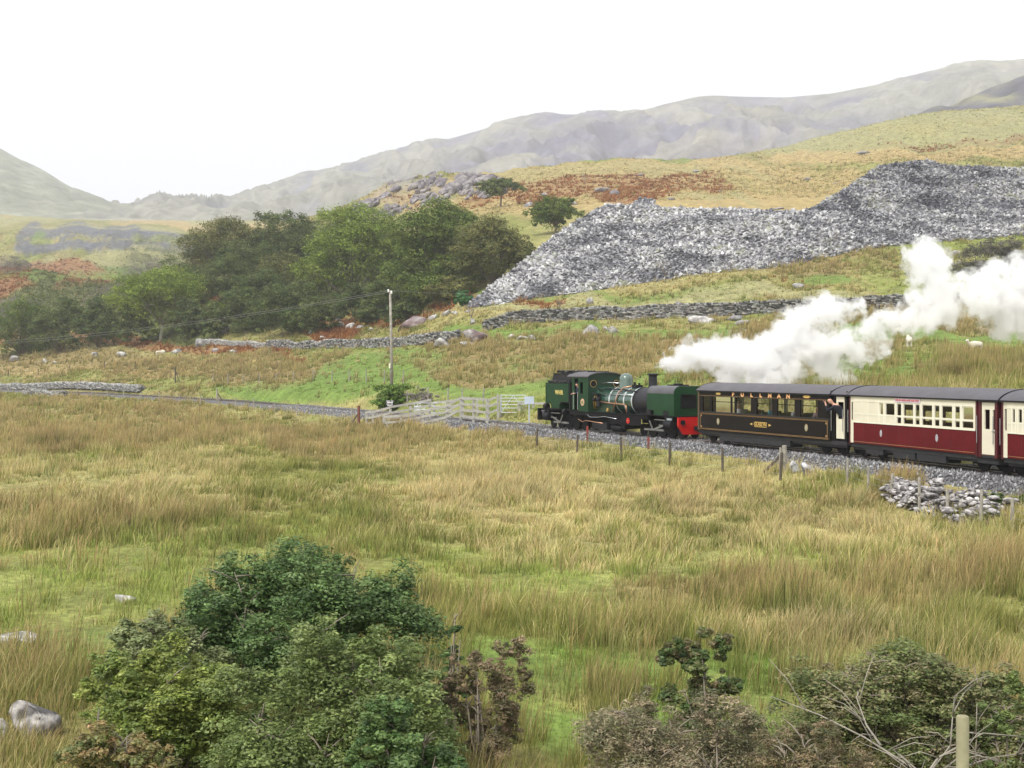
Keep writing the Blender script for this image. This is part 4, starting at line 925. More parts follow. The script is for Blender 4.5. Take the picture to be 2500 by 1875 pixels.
bare('small leafless tree alone on the bracken moor', 1427, 450, (300, 470), 34, 34, 26, dens=6)
tree('leafy green bush growing round the foot of the utility pole', 962, 1000, (93, 106), 98, 62, [(.05, .09, .02), (.09, .15, .03), (.14, .20, .05)], 30, n=2600, leaf=.14, name='bush', cat='bush', crown_lo=.02, nl=8, limbs=False)
tree('grey leafless shrub just right of the utility pole bush', 1030, 985, (93, 106), 80, 40, GREYT, 31, n=1200, leaf=.09, name='bush', cat='bush', crown_lo=.02, nl=6, limbs=False)

# ------------------------------------------------------------ foreground bushes
M_leafn = attr_mat('near_foliage', rough=.5, var=0, trans=.3, spec=.35)
def shrub(label, px, Y, wpx, top, bot, pal, seed, leaf, n, nl=16, stems=14, col2=None, aspect=.5, barkm=None, name='bush', lean=0, tall=None, fill=.35, twig=0):
    """shrub seen from row `top` down to row `bot` (its foot may lie below the frame)"""
    nl = int(nl * 1.6); leaf = leaf * .95; n = int(n * 1.9); pal = [tuple(min(c * 1.6, .5) for c in q) for q in pal]
    s = F / Y; W = wpx / s; p = gpt(px, Y); zt = CZ - (top - HY) * Y / F - p.z; r = random.Random(seed)
    root = empty(name, tuple(p)); tag(root, label, 'bush'); H = zt
    lob = []
    for k in range(nl):
        a_ = r.uniform(0, 2 * math.pi); q = r.random() ** .5 * .40 * W; zc = H * r.uniform(.03, .88) ** 1.15; sc = 1.1 - .62 * (zc / H) ** 2
        rr = W * r.uniform(.06, .13); lob.append((math.cos(a_) * q * sc + lean * zc, math.sin(a_) * q * sc * .8, zc, rr, rr, min(rr * 1.7, H * .3)))
    for k in range(nl // 2):                       # leading shoots that break the outline
        x = r.uniform(-.36, .36) * W; rr = W * r.uniform(.045, .08); lob.append((x, r.uniform(-.2, .2) * W, H * (1 - .45 * abs(x / W * 2) ** 2) * r.uniform(.82, 1.12), rr, rr, rr * 2.6))
    V, Fc, C = leaves_geo(lob, n, leaf, pal, seed, fill=.15, aspect=aspect, per=85, cr=.36, zk=1.3)
    V[:, 2] = np.where(V[:, 2] < 0.02, 0.02 + np.abs(V[:, 2]) * .2, V[:, 2]); V[:, 2] *= H / np.percentile(V[:, 2], 99.5)
    q0, q1 = np.percentile(V[:, 0], 1.5), np.percentile(V[:, 0], 98.5); V[:, 0] = (V[:, 0] - (q0 + q1) / 2) * W / (q1 - q0)
    np_mesh('foliage', V, Fc, M_leafn, parent=root, col=C)
    mb = MB()
    for k in range(stems):
        L_ = lob[k % len(lob)]; e_ = Vector(L_[:3]) + Vector((0, 0, L_[5] * .6)); b_ = Vector((r.uniform(-.08, .08) * W, r.uniform(-.08, .08) * W, -.1))
        m_ = b_.lerp(e_, .5) + Vector((r.uniform(-.05, .05) * W, r.uniform(-.05, .05) * W, -.05 * H)); mb.tube([b_, m_, e_], [.022, .014, .005], 5)
        for q in range(5 + twig):
            t = r.uniform(.3, 1); a2 = m_.lerp(e_, t); e2 = a2 + Vector((r.uniform(-1, 1), r.uniform(-1, 1), r.uniform(-.2, 1))) * W * .13; mb.tube([a2, a2.lerp(e2, .5) + Vector((0, 0, .02)), e2], [.012, .008, .003], 4)
    mb.build('stem', barkm or M_twig, root, smooth=True)
    return root
HOLLY = [(.022, .048, .014), (.045, .082, .024), (.075, .12, .036), (.12, .165, .06)]
LICH = [(.045, .07, .02), (.08, .11, .032), (.12, .155, .046), (.17, .20, .075)]
YEL = [(.055, .085, .02), (.10, .135, .028), (.15, .18, .04), (.20, .22, .06)]
GORB = [(.04, .05, .02), (.085, .08, .035), (.15, .115, .065), (.24, .17, .12)]
shrub('tall dark green holly like bush at the back of the bottom left thicket', 745, 17.0, 600, 1345, 1760, HOLLY, 201, .055, 60000, nl=26)
shrub('broad olive green bush with pale twigs in front of the dark holly', 800, 13.2, 560, 1545, 1990, LICH, 202, .045, 52000, nl=26, twig=6)
shrub('yellow green bush at the left of the thicket', 410, 13.6, 370, 1570, 1980, YEL, 203, .045, 38000, nl=20, twig=5)
shrub('pale grey green bush behind the yellow green one', 400, 15.8, 300, 1500, 1800, [(.07, .09, .04), (.12, .145, .06), (.17, .19, .085)], 204, .05, 14000, nl=14, twig=3)
shrub('low rust tinged gorse in front of the yellow green bush', 300, 11.6, 300, 1765, 2050, [(.05, .07, .022), (.10, .11, .035), (.17, .13, .055), (.22, .14, .065)], 205, .04, 15000, nl=14)
shrub('green shrub hanging into the bottom edge right of the olive bush', 990, 12.0, 260, 1700, 2050, HOLLY, 206, .045, 16000, nl=12)
shrub('upright gorse with brown faded flowers right of the thicket', 1185, 13.8, 210, 1570, 1980, GORB, 207, .04, 20000, nl=15, aspect=.3)
shrub('thin green sprig of gorse standing left of the brown flowered gorse', 1100, 15.0, 90, 1530, 1800, HOLLY, 208, .04, 3500, nl=6)
shrub('dark green gorse tuft standing above the low pinkish gorse', 1725, 14.2, 210, 1545, 1800, [(.025, .045, .015), (.045, .075, .02), (.09, .10, .035), (.14, .09, .06)], 209, .045, 16000, nl=13)
shrub('sprawling grey pink gorse at the bottom edge below the dark tuft', 1660, 12.4, 480, 1700, 2030, [(.05, .065, .028), (.10, .10, .05), (.18, .15, .095), (.26, .20, .14)], 210, .042, 30000, nl=22, aspect=.3, twig=4)
shrub('low mixed gorse in the bottom edge left of the fence post', 1990, 11.8, 360, 1765, 2060, GORB, 211, .042, 22000, nl=18, aspect=.3, twig=4)
shrub('large tangled green and russet bush at the bottom right', 2240, 14.0, 560, 1590, 1980, [(.045, .065, .022), (.07, .095, .03), (.105, .125, .042), (.15, .135, .065), (.20, .16, .095)], 212, .045, 46000, nl=28, twig=8, stems=24)
shrub('pinkish seed headed shrub at the top left of the tangled bush', 2165, 15.5, 200, 1590, 1800, [(.12, .1, .06), (.2, .16, .11), (.27, .21, .16)], 213, .04, 9000, nl=12, aspect=.3, twig=5)
shrub('bushy green growth beside the right edge behind the fence post', 2480, 12.6, 240, 1640, 2000, LICH, 214, .045, 15000, nl=12, twig=4)
shrub('dark green bramble by the right end of the tumbled stones', 2480, 36.0, 150, 1205, 1330, HOLLY, 215, .09, 6000, nl=12)
shrub('low bramble growing among the fence posts below the tumbled stones', 2380, 33.5, 130, 1270, 1330, [(.07, .08, .03), (.12, .1, .045), (.16, .1, .06)], 216, .08, 2600, nl=8)
M_twigp = mat('pale_dead_wood', (.27, .245, .20), rough=.9, var=.3, scale=6)
def dead_branches():
    r = random.Random(9); root = empty('fallen_branch', tuple(gpt(2230, 12.4))); tag(root, 'pale bare fallen branches spreading round the foot of the fence post', 'branch'); o_ = root.location
    mb = MB()
    def P(px, py, Y): return at(px, py, Y) - Vector(o_)
    runs = [[(1880, 1700, 13.4), (2000, 1745, 13.0), (2110, 1800, 12.6), (2220, 1870, 12.2), (2260, 1930, 12.0)], [(2090, 1700, 12.9), (2115, 1770, 12.8), (2150, 1820, 12.5)],
            [(2215, 1960, 11.6), (2290, 1850, 11.9), (2400, 1790, 12.2), (2520, 1800, 12.4)], [(2240, 1930, 11.8), (2300, 1880, 12.0), (2360, 1835, 12.1), (2470, 1870, 12.2)], [(2270, 1930, 11.8), (2330, 1880, 12.2), (2420, 1850, 12.4), (2530, 1835, 12.4)],
            [(2180, 1930, 12), (2260, 1900, 11.8), (2320, 1820, 12.1), (2330, 1700, 12.6)], [(2250, 1960, 11.6), (2240, 1880, 11.9), (2180, 1830, 12.2)]]
    for k, ru in enumerate(runs):
        pts = [P(*q) for q in ru]; m_ = len(pts); mb.tube(pts, [(.013 if k < 7 else .009) * (1 - .7 * i / (m_ - 1)) if k not in (0, 1) else .004 + .010 * i / (m_ - 1) for i in range(m_)], 6)
        for j in range(7):
            i = r.randrange(m_ - 1); a_ = pts[i].lerp(pts[i + 1], r.random()); e_ = a_ + Vector((r.uniform(-.5, .5), r.uniform(-.3, .3), r.uniform(-.1, .5))); mb.tube([a_, a_.lerp(e_, .5) + Vector((0, 0, .05)), e_], [.007, .005, .002], 4)
    mb.build('branch', M_twigp, root, smooth=True)
dead_branches()
# ============================================================ FENCES, POLE, SIGNS, GATES
M_post = mat('grey_wood', (.28, .26, .22), rough=.9, var=.3, scale=5, bump=.3)
M_paleP = mat('pale_wood', (.34, .33, .29), rough=.85, var=.2, scale=4, bump=.2)
M_pine = mat('greenish_post_wood', (.25, .235, .14), rough=.85, var=.2, scale=7, bump=.2)
M_darkpost = mat('dark_wood', (.09, .075, .06), rough=.9, var=.3, scale=5)
M_redpost = mat('red_brown_wood', (.16, .06, .045), rough=.8, var=.3, scale=5)
M_wire = mat('fence_wire', (.35, .35, .35), rough=.5, metal=.6, var=.1)
M_galv = mat('galvanised_steel', (.52, .56, .60), rough=.45, metal=.35, var=.12, scale=6)
M_white = mat('white_paint', (.78, .78, .76), rough=.5, var=.06)
M_black = mat('black_paint', (.018, .018, .02), rough=.45, var=.2)
def wire_fence(label, pts, h, rp=.05, m=None, nw=4, wires=True, seed=1):
    """pts: plan points of the posts; one thing, each post a part"""
    r = random.Random(seed); P = [Vector((x, y, gz(x, y))) for x, y in pts]; o_ = P[0]
    root = empty('wire_fence', tuple(o_)); tag(root, label, 'fence'); tops = []
    for p in P:
        q = p - o_; hh = h * r.uniform(.9, 1.08); tilt = Vector((r.uniform(-.05, .05), r.uniform(-.05, .05), 0)); mb = MB()
        mb.tube([q - Vector((0, 0, .3)), q + tilt * .5 + Vector((0, 0, hh * .5)), q + tilt + Vector((0, 0, hh))], [rp, rp * .96, rp * .9], 7)
        mb.build('post', m or M_post, root); tops.append((q, hh, tilt))
    if wires:
        mb = MB()
        for k in range(nw):
            f_ = .25 + .68 * k / (nw - 1)
            for (a_, ha, ta), (b_, hb, tb) in zip(tops, tops[1:]):
                A = a_ + ta * f_ + Vector((0, 0, ha * f_)); B = b_ + tb * f_ + Vector((0, 0, hb * f_)); mb.tube([A, (A + B) / 2 - Vector((0, 0, .03)), B], .004, 3, cap=False)
        mb.build('wire', M_wire, root)
    return root
def along(px0, px1, d, step):
    t0, t1 = t_at_px(px0, d), t_at_px(px1, d); n = max(2, int(abs(t1 - t0) / step)); return [tuple(trk(t0 + (t1 - t0) * i / n, d).xy) for i in range(n + 1)]
def ptsY(l): return [((px - 1250) / F * Y, Y) for px, Y in l]
wire_fence('post and wire fence on the near side of the track under the locomotive', along(1310, 1905, 4.6, 3.6), .95, .055, M_darkpost, seed=2)
wire_fence('wire fence with grey posts running past the tumbled stones at the right', ptsY([(1905, 47.8), (2068, 42.8), (2118, 41.2), (2175, 39.4), (2245, 37.4), (2313, 35.6), (2395, 34.2), (2470, 32.6), (2570, 30.6)]), 1.0, .05, M_post, seed=3)
wire_fence('thin wire fence on the near side of the distant track left of the wooden pens', along(-150, 860, 3.6, 6.5), 1.0, .06, M_post, seed=4)
wire_fence('wire fence with thin posts along the foot of the bright green meadow', along(520, 985, -8.5, 4.6), 1.25, .06, M_post, seed=5)
wire_fence('short run of posts in the rough grass beyond the track at far left', along(20, 330, -16, 9), 1.2, .08, M_darkpost, wires=False, seed=6)
wire_fence('wire fence behind the metal gates right of the pole', ptsY([(995, 100), (1045, 98), (1094, 96), (1130, 94), (1180, 92)]), 1.3, .06, M_post, seed=7)
def strainer(label, px, Y, h, brace, m, name='fence_post'):
    p = gpt(px, Y); mb = MB(); root = empty(name, tuple(p)); tag(root, label, 'fence post'); mb.tube([(0, 0, -.3), (0, 0, h)], [.1, .09], 8); mb.build('post', m, root)
    b = MB(); b.bar((brace, 0, -.1), (0, 0, h * .75), .1, .1); b.build('brace', M_darkpost, root); return root
strainer('grey straining post with a slanting dark brace below the dark carriage', 1915, 48.0, .95, -.8, M_post)
strainer('leaning old post with a brace beside the distant track', 530, 134, 1.5, .8, M_post)
strainer('pair of dark posts at the left end of the bright green meadow', 428, 172, 2.2, .7, M_darkpost)
def red_stake(px, d, h, label):
    p = trk(t_at_px(px, d), d); mb = MB(); z = gz(p.x, p.y); mb.box(-.05, .05, -.05, .05, -.2, h * .62, 0); mb.box(-.05, .05, -.05, .05, h * .62, h, 1)
    tag(mb.build('marker_post', [M_redpost, mat('red_paint_post', (.22, .035, .025), var=.2)], loc=(p.x, p.y, z)), label, 'marker post')
red_stake(1434, 2.9, .85, 'red topped marker stake in the ballast under the middle of the locomotive')
red_stake(1583, 2.8, .55, 'short red marker stake in the ballast right of the other one')
# the near post at the bottom edge
p = gpt(2350, 10.4); mb = MB(); top = CZ - (1748 - HY) * 10.4 / F - p.z
mb.tube([(0, 0, -.3), (0, 0, top - .015), (0, 0, top)], [.052, .052, .046], 14)
tag(mb.build('fence_post', M_pine, loc=tuple(p), auto=True), 'weathered round wooden fence post at the bottom right corner', 'fence post')

# wooden pens of the level crossing
def pen(label, posts, rails, seed, m=None, w=.17):
    """posts: (px, Y, top row); rails: heights as fractions between ground and post top"""
    r = random.Random(seed); P = []
    for px, Y, ty in posts:
        b = gpt(px, Y); P.append((b, CZ - (ty - HY) * Y / F))
    o_ = P[0][0]; root = empty('wooden_fence', tuple(o_)); tag(root, label, 'fence')
    for b, zt in P:
        q = b - o_; mb = MB(); mb.box(q.x - w / 2, q.x + w / 2, q.y - w / 2, q.y + w / 2, q.z - .3, zt - o_.z); mb.build('post', m or M_paleP, root)
    for f_ in rails:
        for (a_, za), (b_, zb) in zip(P, P[1:]):
            A = a_ - o_; B = b_ - o_; A.z = (za - o_.z) - f_; B.z = (zb - o_.z) - f_; mb = MB(); off = Vector((0, -w / 2 - .025, 0))
            mb.bar(A + off + Vector((0, 0, r.uniform(-.02, .02))), B + off + Vector((0, 0, r.uniform(-.02, .02))), .045, .15); mb.build('rail', M_paleP, root)
    return root
pen('wooden rail fence climbing from the field to the tall posts at the track side', [(937, 85, 1015), (979, 84, 1012), (1032, 84, 1001), (1091, 83.5, 988), (1125, 83, 969)], [.08, .45, .82], 1)
pen('wooden rail fence behind the front one, starting at the red brown post', [(895, 88.5, 1005), (911, 88.2, 1003), (953, 87.8, 992), (1002, 88, 984), (1050, 87.8, 974)], [.06, .45, .85], 2)
pen('tall square wooden fence panel beside the track', [(1125, 82.2, 969), (1156, 80.5, 971), (1189, 78.8, 974)], [.05, .45, .85, 1.25], 3)
pen('pair of rails rising to the tall post beside the right hand metal gate', [(1192, 86, 975), (1216, 85, 965)], [.06, .5, .95], 4)
pen('low wooden rails between the right hand gate and the locomotive', [(1267, 84.5, 983), (1302, 83, 983), (1335, 82, 984)], [.05, .5, .95], 5)
p = gpt(876, 88.6); mb = MB(); root = empty('fence_post', tuple(p)); tag(root, 'red brown straining post with a slanting brace at the left end of the pens', 'fence post')
mb.tube([(0, 0, -.3), (0, 0, 1.42)], [.1, .1], 8); mb.build('post', M_redpost, root); b = MB(); b.bar((-.62, 0, -.05), (0, 0, .95), .09, .09); b.build('brace', M_darkpost, root)
p = gpt(951, 83.6); b = MB(); b.bar((0, 0, 0), (-.36, 0, .75), .09, .09); tag(b.build('fence_strut', M_paleP, loc=tuple(p)), 'short slanting strut against the front fence by its left post', 'fence strut')
pen('wooden rails beyond the track closing the pens behind the tall panel', [(1060, 93, 981), (1094, 91.5, 978), (1130, 90, 972), (1165, 88.5, 972)], [.06, .45, .85], 6)
def gate(label, px0, px1, Y, ytop, ybot, nb, seed, slant=True):
    a_ = at(px0, ytop, Y); b_ = at(px1, ytop, Y); zb = CZ - (ybot - HY) * Y / F; root = empty('metal_gate', (a_.x, a_.y, zb)); tag(root, label, 'gate'); W = b_.x - a_.x; H = a_.z - zb
    mb = MB(); rr = .03
    mb.tube([(0, 0, 0), (0, 0, H)], rr, 8); mb.tube([(W, 0, 0), (W, 0, H)], rr, 8); mb.build('frame', M_galv, root)
    for k in range(nb):
        z = H * (k / (nb - 1)) ** .85; m2 = MB(); m2.tube([(0, 0, z), (W, 0, z)], rr * .85, 6); m2.build('bar', M_galv, root)
    m3 = MB(); m3.tube([(0, 0, 0), (W * .5, 0, H)], rr * .6, 5); m3.tube([(W * .5, 0, H), (W, 0, 0)], rr * .6, 5); m3.build('brace', M_galv, root)
    return root
gate('left metal farm gate standing open beyond the track behind the rails', 1012, 1088, 92.5, 984, 1019, 5, 1)
gate('right metal field gate between the tall wooden post and the white sign', 1223, 1284, 84.5, 965, 1007, 6, 2)
gate('narrow bright metal gate hung on the left end of the open farm gate', 1012, 1026, 90, 985, 1022, 5, 3)
p = gpt(1219, 85.5); mb = MB(); zt = CZ - (963 - HY) * 85.5 / F - p.z; mb.box(-.17, -.03, -.07, .07, -.3, zt); mb.box(.04, .18, -.07, .07, -.3, zt - .02)
tag(mb.build('gate_post', M_paleP, loc=tuple(p)), 'doubled tall wooden gate post left of the right hand metal gate', 'gate post')
def sign_white():
    Y = 79.0; p = gpt(1292, Y); root = empty('track_sign', tuple(p)); tag(root, 'back of a pale square sign on a white post left of the locomotive', 'sign')
    z = lambda r_: CZ - (r_ - HY) * Y / F - p.z
    mb = MB(); mb.tube([(0, 0, -.2), (0, 0, z(968))], .05, 8); mb.build('post', M_galv, root)
    mb = MB(); mb.box(-.3, .3, -.085, -.055, z(986), z(968)); mb.build('board', mat('sign_back', (.45, .52, .60), rough=.5, var=.1), root)
sign_white()
def sign_black():
    Y = 92.5; p = gpt(952, Y); root = empty('warning_sign', tuple(p)); tag(root, 'small black notice board with white lines of writing at the crossing', 'sign')
    z = lambda r_: CZ - (r_ - HY) * Y / F - p.z
    mb = MB(); mb.box(-.04, .04, -.0, .08, -.2, z(978)); mb.build('post', M_post, root)
    mb = MB(); mb.box(-.3, .3, -.04, -.01, z(995), z(977)); mb.build('board', M_black, root)
    mb = MB(); zt = z(977)
    for x0, x1, a_, b_ in ((-.25, .0, .04, .09), (.05, .25, .04, .09), (-.22, .22, .14, .20), (-.24, -.02, .26, .31), (.04, .22, .26, .31), (-.2, .2, .38, .42)): mb.box(x0, x1, -.052, -.043, zt - b_, zt - a_)
    mb.build('lettering', M_white, root)
sign_black()
# utility pole and its lines
def upole():
    Y = 104; p = gpt(953, Y); H = CZ - (709 - HY) * Y / F - p.z
    root = empty('utility_pole', tuple(p)); tag(root, 'tall grey wooden utility pole with white insulators on top', 'utility pole')
    mb = MB(); mb.tube([(.12, 0, -.5), (.08, 0, H * .5), (-.02, 0, H)], [.145, .12, .09], 10); mb.build('pole', M_post, root, smooth=True)
    for dx, dz in ((-.16, .02), (.1, -.12)):
        mb = MB(); mb.lathe((dx, -.1, H + dz - .1), [(.03, -.1), (.09, -.02), (.06, .04), (.09, .08), (.05, .16), (.01, .18)], 10); mb.build('insulator', M_white, root, smooth=True)
    mb = MB(); zp = CZ - (893 - HY) * Y / F - p.z; mb.box(-.1, .02, -.19, -.165, zp - .2, zp + .2); mb.build('number_plate', mat('cream_plate', (.75, .72, .55), var=.05), root)
    top = Vector((p.x, p.y, p.z + H))
    for k, dz in ((0, 0.0), (1, -.14)):
        for side, end, lab in ((0, at(-140, 838 + k * 6, 165), 'left'), (1, at(1420, 706 + k * 5, 150), 'right')):
            if side == 1 and k: continue
            mb = MB(); A = top + Vector((-.1, 0, dz)); pts = []
            for q in range(17):
                t = q / 16; v = A.lerp(end, t); v.z -= 4 * t * (1 - t) * (.9 if side == 0 else .45); pts.append(v - A)
            mb.tube(pts, .009 if side == 0 else .008, 4, cap=False); o = mb.build('overhead_wire', M_wire, loc=tuple(A))
            tag(o, ['upper of the two lines sagging from the pole to the left edge', 'lower of the two lines sagging from the pole to the left edge'][k] if side == 0 else 'single line running from the pole to the right across the slate', 'overhead wire')
upole()

# ============================================================ RAILWAY
M_ballast = attr_mat('ballast_stone', rough=.95, var=.45, scale=9, bump=1.0, bscale=14, spec=.3)
def track():
    ts = np.arange(t_at_px(-800), TT[-1] - 1, .5); prof = [(-2.9, -.62), (-1.55, -.14), (-1.0, -.10), (1.0, -.10), (1.75, -.13), (3.6, -.95)]
    prof = []
    for d in np.linspace(-2.9, 3.9, 36):
        z = -.12 - .30 * max(0, -d - 1.5) - .33 * max(0, d - 1.7); prof.append((d, z))
    V = []; C = []
    r = np.random.default_rng(3)
    for d, z in prof:
        X = np.interp(ts, TT, TX) + d * np.interp(ts, TT, NX); Y = np.interp(ts, TT, TY) + d * np.interp(ts, TT, NY)
        zz = z + (fbm(X / .35, Y / .5, 9, 2) - .5) * .09; V.append(np.stack([X, Y, zz], 1))
        c = np.array([.19, .19, .195])[None] * (0.8 + .4 * r.random((len(X), 1)))
        if abs(d) < .5: c = c * .8
        C.append(c)
    n_ = len(ts); i_ = (np.arange(len(prof) - 1)[:, None] * n_ + np.arange(n_ - 1)[None, :]).ravel()
    o = np_mesh('track_bed', np.concatenate(V), np.stack([i_, i_ + 1, i_ + n_ + 1, i_ + n_], 1), M_ballast, col=np.concatenate(C), smooth=True); tag(o, kind='structure')
    # loose stones
    n = 60000; t = r.uniform(t_at_px(700), TT[-1] - 8, n); d = r.uniform(-1.6, 3.6, n) ; k = (np.abs(np.abs(d) - .3) > .06); t, d = t[k], d[k]; n = len(t)
    X = np.interp(t, TT, TX) + d * np.interp(t, TT, NX); Y = np.interp(t, TT, TY) + d * np.interp(t, TT, NY)
    z = -.12 - .30 * np.maximum(0, -d - 1.5) - .33 * np.maximum(0, d - 1.7) + (fbm(X / .35, Y / .5, 9, 2) - .5) * .09
    s = r.uniform(.035, .085, n); base = np.array([(1, 0, -.5), (-.5, .87, -.5), (-.5, -.87, -.5), (0, 0, .9)])
    a_ = r.uniform(0, 6.28, n); ca, sa = np.cos(a_), np.sin(a_)
    bj = base[None] * r.uniform(.6, 1.4, (n, 4, 3))
    P = np.stack([X[:, None] + s[:, None] * (bj[:, :, 0] * ca[:, None] - bj[:, :, 1] * sa[:, None]), Y[:, None] + s[:, None] * (bj[:, :, 0] * sa[:, None] + bj[:, :, 1] * ca[:, None]), z[:, None] + s[:, None] * .5 + s[:, None] * bj[:, :, 2]], 2)
    q = np.array([(0, 2, 1), (0, 1, 3), (1, 2, 3), (2, 0, 3)]); Fq = (np.arange(n)[:, None, None] * 4 + q[None]).reshape(-1, 3)
    g_ = r.random(n) ** 3.0 * .30 + .11; C = np.repeat(np.stack([g_, g_ * 1.0, g_ * 1.02], 1), 4, 0)
    o = np_mesh('ballast', P.reshape(-1, 3), Fq, M_rock_flat, col=C); tag(o, 'grey crushed stone ballast beside and under the track', 'ballast', kind='stuff')
    root = empty('railway_track', tuple(trk(t_at_px(1250)))); tag(root, 'narrow gauge railway track of brown rails curving away to the left', 'railway track'); o_ = Vector(root.location)
    M_rail = mat('rail_steel', (.12, .085, .07), rough=.5, metal=.3, var=.2); M_head = mat('rail_head', (.35, .34, .33), rough=.3, metal=.8, var=.1); M_sl = mat('sleeper_wood', (.075, .065, .055), rough=.9, var=.3)
    for d in (-.3, .3):
        mb = MB(); ps = [trk(t, d) - o_ for t in np.arange(t_at_px(-700), TT[-1] - 1, 2.0)]
        for a_, b_ in zip(ps, ps[1:]):
            mb.bar(a_ + Vector((0, 0, -.045)), b_ + Vector((0, 0, -.045)), .05, .09, 0); mb.bar(a_ + Vector((0, 0, -.002)), b_ + Vector((0, 0, -.002)), .06, .024, 1)
        mb.build('rail', [M_rail, M_head], root)
    mb = MB()
    for t in np.arange(t_at_px(100), TT[-1] - 2, .65):
        a_ = trk(t, -.72) - o_; b_ = trk(t, .72) - o_; mb.bar(a_ + Vector((0, 0, -.13)), b_ + Vector((0, 0, -.13)), .22, .09)
    o = mb.build('sleepers', M_sl, root); tag(o, kind='stuff')
M_rock_flat = attr_mat('crushed_stone', rough=.9, var=.2, scale=20)
track()

# ============================================================ SHEEP
M_wool = mat('wool', (.62, .58, .48), rough=1, var=.12, scale=12, bump=.5); M_face = mat('sheep_face', (.55, .52, .46), rough=.9)
def skinned(name, verts, edges, radii, m, parent=None, sub=2, root=0):
    me = bpy.data.meshes.new(name); me.from_pydata([tuple(v) for v in verts], edges, []); o = bpy.data.objects.new(name, me); COL.objects.link(o)
    bm = bmesh.new(); bm.from_mesh(me); ly = bm.verts.layers.skin.verify(); bm.verts.ensure_lookup_table()
    for i, v in enumerate(bm.verts):
        r_ = radii[i]; v[ly].radius = (r_, r_) if not hasattr(r_, '__len__') else r_; v[ly].use_root = (i == root)
    bm.to_mesh(me); bm.free()
    o.modifiers.new('Skin', 'SKIN').use_smooth_shade = True; s_ = o.modifiers.new('Sub', 'SUBSURF'); s_.levels = s_.render_levels = sub
    dg = bpy.context.evaluated_depsgraph_get(); me2 = bpy.data.meshes.new_from_object(o.evaluated_get(dg)); o.modifiers.clear(); o.data = me2; bpy.data.meshes.remove(me)
    me2.materials.clear(); me2.materials.append(m)
    if parent is not None: o.parent = parent
    return o
def sheep(label, px, py, Yr, rz, sc=1.0, graze=False, group=None):
    Y = solveY(px, py, *Yr); p = gpt(px, Y); root = empty('sheep', tuple(p), rz); tag(root, label, 'sheep', group); root.scale = (sc, sc, sc)
    hz = .42 if graze else .95
    V = [(-.42, 0, .62), (-.2, 0, .66), (.12, 0, .66), (.38, 0, .64), (.56, 0, .70 if not graze else .52), (.68, 0, hz), (.82, 0, hz - .08)]; E = [(0, 1), (1, 2), (2, 3), (3, 4), (4, 5), (5, 6)]; Rr = [.2, .26, .27, .22, .12, .09, .055]
    for i, (b, x, y) in enumerate(((0, -.42, .13), (0, -.42, -.13), (3, .36, .12), (3, .36, -.12))):
        k = len(V); V += [(x, y, .42), (x + (.04 if b == 0 else -.01), y, .22), (x, y, .02)]; E += [(b, k), (k, k + 1), (k + 1, k + 2)]; Rr += [.085, .045, .04]
    k = len(V); V += [(-.62, 0, .6)]; E += [(0, k)]; Rr += [.05]
    for s_ in (-1, 1): k = len(V); V += [(.64, s_ * .12, hz + .03)]; E += [(5, k)]; Rr += [.03]
    skinned('body', V, E, Rr, M_wool, root, sub=1, root=1)
    return root
sheep('white sheep seen from behind on the bright grass just right of the steam', 2219, 848, (90, 125), R(80), 1.0)
sheep('white sheep head up in the rushes at the right edge', 2381, 864, (88, 120), R(200), 1.0)
sheep('cream sheep half hidden in rushes nearest the steam', 2195, 824, (95, 130), R(20), .95)
sheep('left of two white sheep resting below the dark bushes at left', 388, 868, (190, 260), R(30), .95, True)
sheep('right of two white sheep resting below the dark bushes at left', 397, 866, (190, 260), R(150), .95, True)
# ============================================================ THE TRAIN
def vframe(pxL, pxR, d=1.07):
    a_ = trk(t_at_px(pxL, d)); b_ = trk(t_at_px(pxR, d)); v = b_ - a_; return a_, math.atan2(v.y, v.x), v.length
M_green = mat('loco_green', (.008, .042, .015), rough=.42, var=.15, scale=2, spec=.2, coat=.03)
M_dgreen = mat('dark_green_paint', (.012, .035, .018), rough=.35, var=.15, spec=.4, coat=.1)
M_boiler = mat('boiler_green', (.02, .062, .042), rough=.22, var=.12, spec=.6, coat=.6)
M_blk = mat('black_enamel', (.009, .009, .011), spec=.2, rough=.5, var=.3, scale=3)
M_smoke = mat('smokebox_black', (.018, .018, .022), spec=.25, rough=.5, var=.3, scale=3)
M_frame = mat('sooty_frame', (.007, .007, .008), spec=.15, rough=.7, var=.35, scale=4)
M_grey = mat('roof_grey', (.10, .095, .105), spec=.25, rough=.6, var=.12, scale=1.5)
M_loroof = mat('tank_top_grey', (.07, .068, .075), rough=.35, var=.15, scale=2)
M_steel = mat('polished_steel', (.55, .56, .58), rough=.25, metal=.9, var=.1)
M_band_glint = mat('boiler_band_glint', (.62, .66, .66), rough=.3, metal=.4, var=.05)
M_brass = mat('brass', (.60, .40, .13), rough=.3, metal=.8, var=.15)
M_copper = mat('copper_pipe', (.50, .27, .17), rough=.35, metal=.7, var=.15)
M_red = mat('signal_red', (.48, .008, .008), rough=.4, var=.08)
M_coal = mat('coal', (.012, .012, .013), rough=.45, var=.5, scale=8, bump=.6)
M_gold = mat('gold_leaf', (.55, .36, .10), rough=.45, var=.08)
M_goldl = mat('gold_lining', (.34, .20, .08), rough=.5, var=.08)
M_umber = mat('dark_umber_paint', (.010, .008, .007), rough=.5, var=.2, scale=2, spec=.12)
M_umber2 = mat('brown_end_paint', (.085, .055, .032), rough=.35, var=.15, scale=2)
M_cream = mat('cream_paint', (.68, .64, .50), rough=.35, var=.04, scale=2, coat=.2)
M_creamL = mat('cream_beading', (.74, .71, .58), rough=.35, var=.04)
